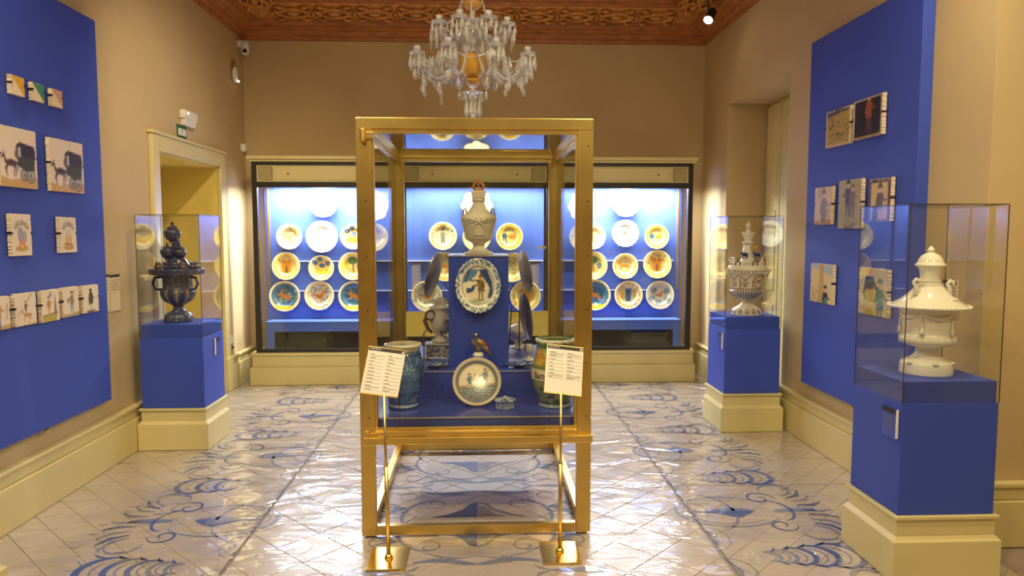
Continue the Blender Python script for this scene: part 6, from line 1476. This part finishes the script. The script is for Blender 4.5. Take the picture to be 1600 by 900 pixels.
def tier(n, R_, zc, zdip, a0, bob, cup=0.03, ndrop=8, wh=0):
    for i in range(n):
        a = a0 + 2 * pi * i / n; ca, sa = cos(a), sin(a)
        P_ = lambda r, z: (CH[0] + r * ca, CH[1] + r * sa, z)
        pts = [P_(0.05, zc - 0.02), P_(R_ * 0.25, zc + 0.03), P_(R_ * 0.42, zdip + 0.03), P_(R_ * 0.62, zdip - 0.03), P_(R_ * 0.84, zdip + 0.01), P_(R_ * 0.97, zc - 0.045), P_(R_, zc - 0.02)]
        sm = []
        for q in range(len(pts) - 1):
            p0, p1, p2, p3 = [Vector(pts[max(0, min(len(pts) - 1, q + d_))]) for d_ in (-1, 0, 1, 2)]
            for t in (0, 0.34, 0.67): sm.append(0.5 * ((2 * p1) + (p2 - p0) * t + (2 * p0 - 5 * p1 + 4 * p2 - p3) * t * t + (3 * p1 - p0 - 3 * p2 + p3) * t ** 3))
        sm.append(Vector(pts[-1]))
        arm = MB().tube(sm, 0.0085, 8).build('arm', crystalM, ch, smooth=True)
        c = P_(R_, zc)
        MB().lathe(smoothprof([(0.010, -0.02), (0.02, -0.008), (bob * 0.8, 0.0), (bob, 0.012), (bob * 0.97, 0.015), (bob * 0.6, 0.004), (0.015, 0.002)], 3), 24, c, lobes=(8, 0.05)).build('drip_pan', crystalM, arm, smooth=True)
        MB().lathe(smoothprof([(0.012, 0.002), (0.010, 0.015), (0.020, 0.03), (0.023, 0.05), (0.020, 0.052), (0.012, 0.03)], 3), 16, c).build('candle_cup', crystalM, arm, smooth=True)
        MB().lathe([(0.012, -0.024), (0.014, -0.02), (0.012, -0.014)], 12, c).build('cup_ring', brassM, arm)
        for j in range(ndrop):
            b_ = 2 * pi * j / ndrop; x, y = c[0] + bob * 0.94 * cos(b_), c[1] + bob * 0.94 * sin(b_)
            drop(x, y, zc - 0.002 - (0.022 if j % 2 else 0), 0 if j % 2 == wh else 1)
        beads([(c[0] + bob * 0.9, c[1], zc), (c[0] + bob * 0.9, c[1], zc - 0.025)])
        # bead swag along the arm
        sg = [Vector(P_(R_ * (0.22 + 0.7 * t), zc + 0.02 - 0.16 * sin(pi * t) )) for t in np.linspace(0, 1, 12)]
        beads(sg); drop(*P_(R_ * 0.62, zdip - 0.045), 2)
        a2 = a + 2 * pi / n; c_ = (CH[0] + R_ * cos(a2), CH[1] + R_ * sin(a2), zc)
        sw = [Vector(c).lerp(Vector(c_), t) + Vector((0, 0, 0.005 - 0.07 * sin(pi * t))) for t in np.linspace(0, 1, 9)]
        beads(sw, 0.005, 0.0125)
tier(8, 0.395, 2.715, 2.60, pi / 8, 0.052, ndrop=10)
tier(8, 0.245, 2.925, 2.84, pi / 8 + 0.05, 0.058, ndrop=10, wh=1)
for j in range(10):
    b_ = 2 * pi * j / 10; drop(CH[0] + 0.062 * cos(b_), CH[1] + 0.062 * sin(b_), 2.497, 1); beads([(CH[0] + 0.064 * cos(b_), CH[1] + 0.064 * sin(b_), 2.497), (CH[0] + 0.052 * cos(b_), CH[1] + 0.052 * sin(b_), 2.44)]); drop(CH[0] + 0.05 * cos(b_), CH[1] + 0.05 * sin(b_), 2.435, 0)
    drop(CH[0] + 0.07 * cos(b_), CH[1] + 0.07 * sin(b_), 2.972, 1 if j % 2 else 0)
for j in range(6):
    b_ = 2 * pi * j / 6 + 0.45
    beads([(CH[0] + 0.045 * cos(b_), CH[1] + 0.045 * sin(b_), 3.32), (CH[0] + 0.07 * cos(b_), CH[1] + 0.07 * sin(b_), 3.12), (CH[0] + 0.11 * cos(b_), CH[1] + 0.11 * sin(b_), 3.0), (CH[0] + 0.19 * cos(b_), CH[1] + 0.19 * sin(b_), 2.93)], 0.007)
    beads([(CH[0] + 0.06 * cos(b_), CH[1] + 0.06 * sin(b_), 2.90), (CH[0] + 0.08 * cos(b_), CH[1] + 0.08 * sin(b_), 2.80), (CH[0] + 0.086 * cos(b_), CH[1] + 0.086 * sin(b_), 2.73)], 0.006)

RE = random.Random(77)
for j in range(150):
    a = RE.uniform(0, 2 * pi); q = RE.uniform(0, 1); r_ = 0.15 + 0.22 * q; z = 2.86 - 0.20 * q - RE.uniform(0, 0.12)
    if abs(r_ * cos(a)) > 0.10 or z > 2.8: drop(CH[0] + r_ * cos(a), CH[1] + r_ * sin(a), z, RE.choice([0, 1, 1, 2]))
EXTRA.build('crystal_drops', crystalM, ch, kind='stuff')
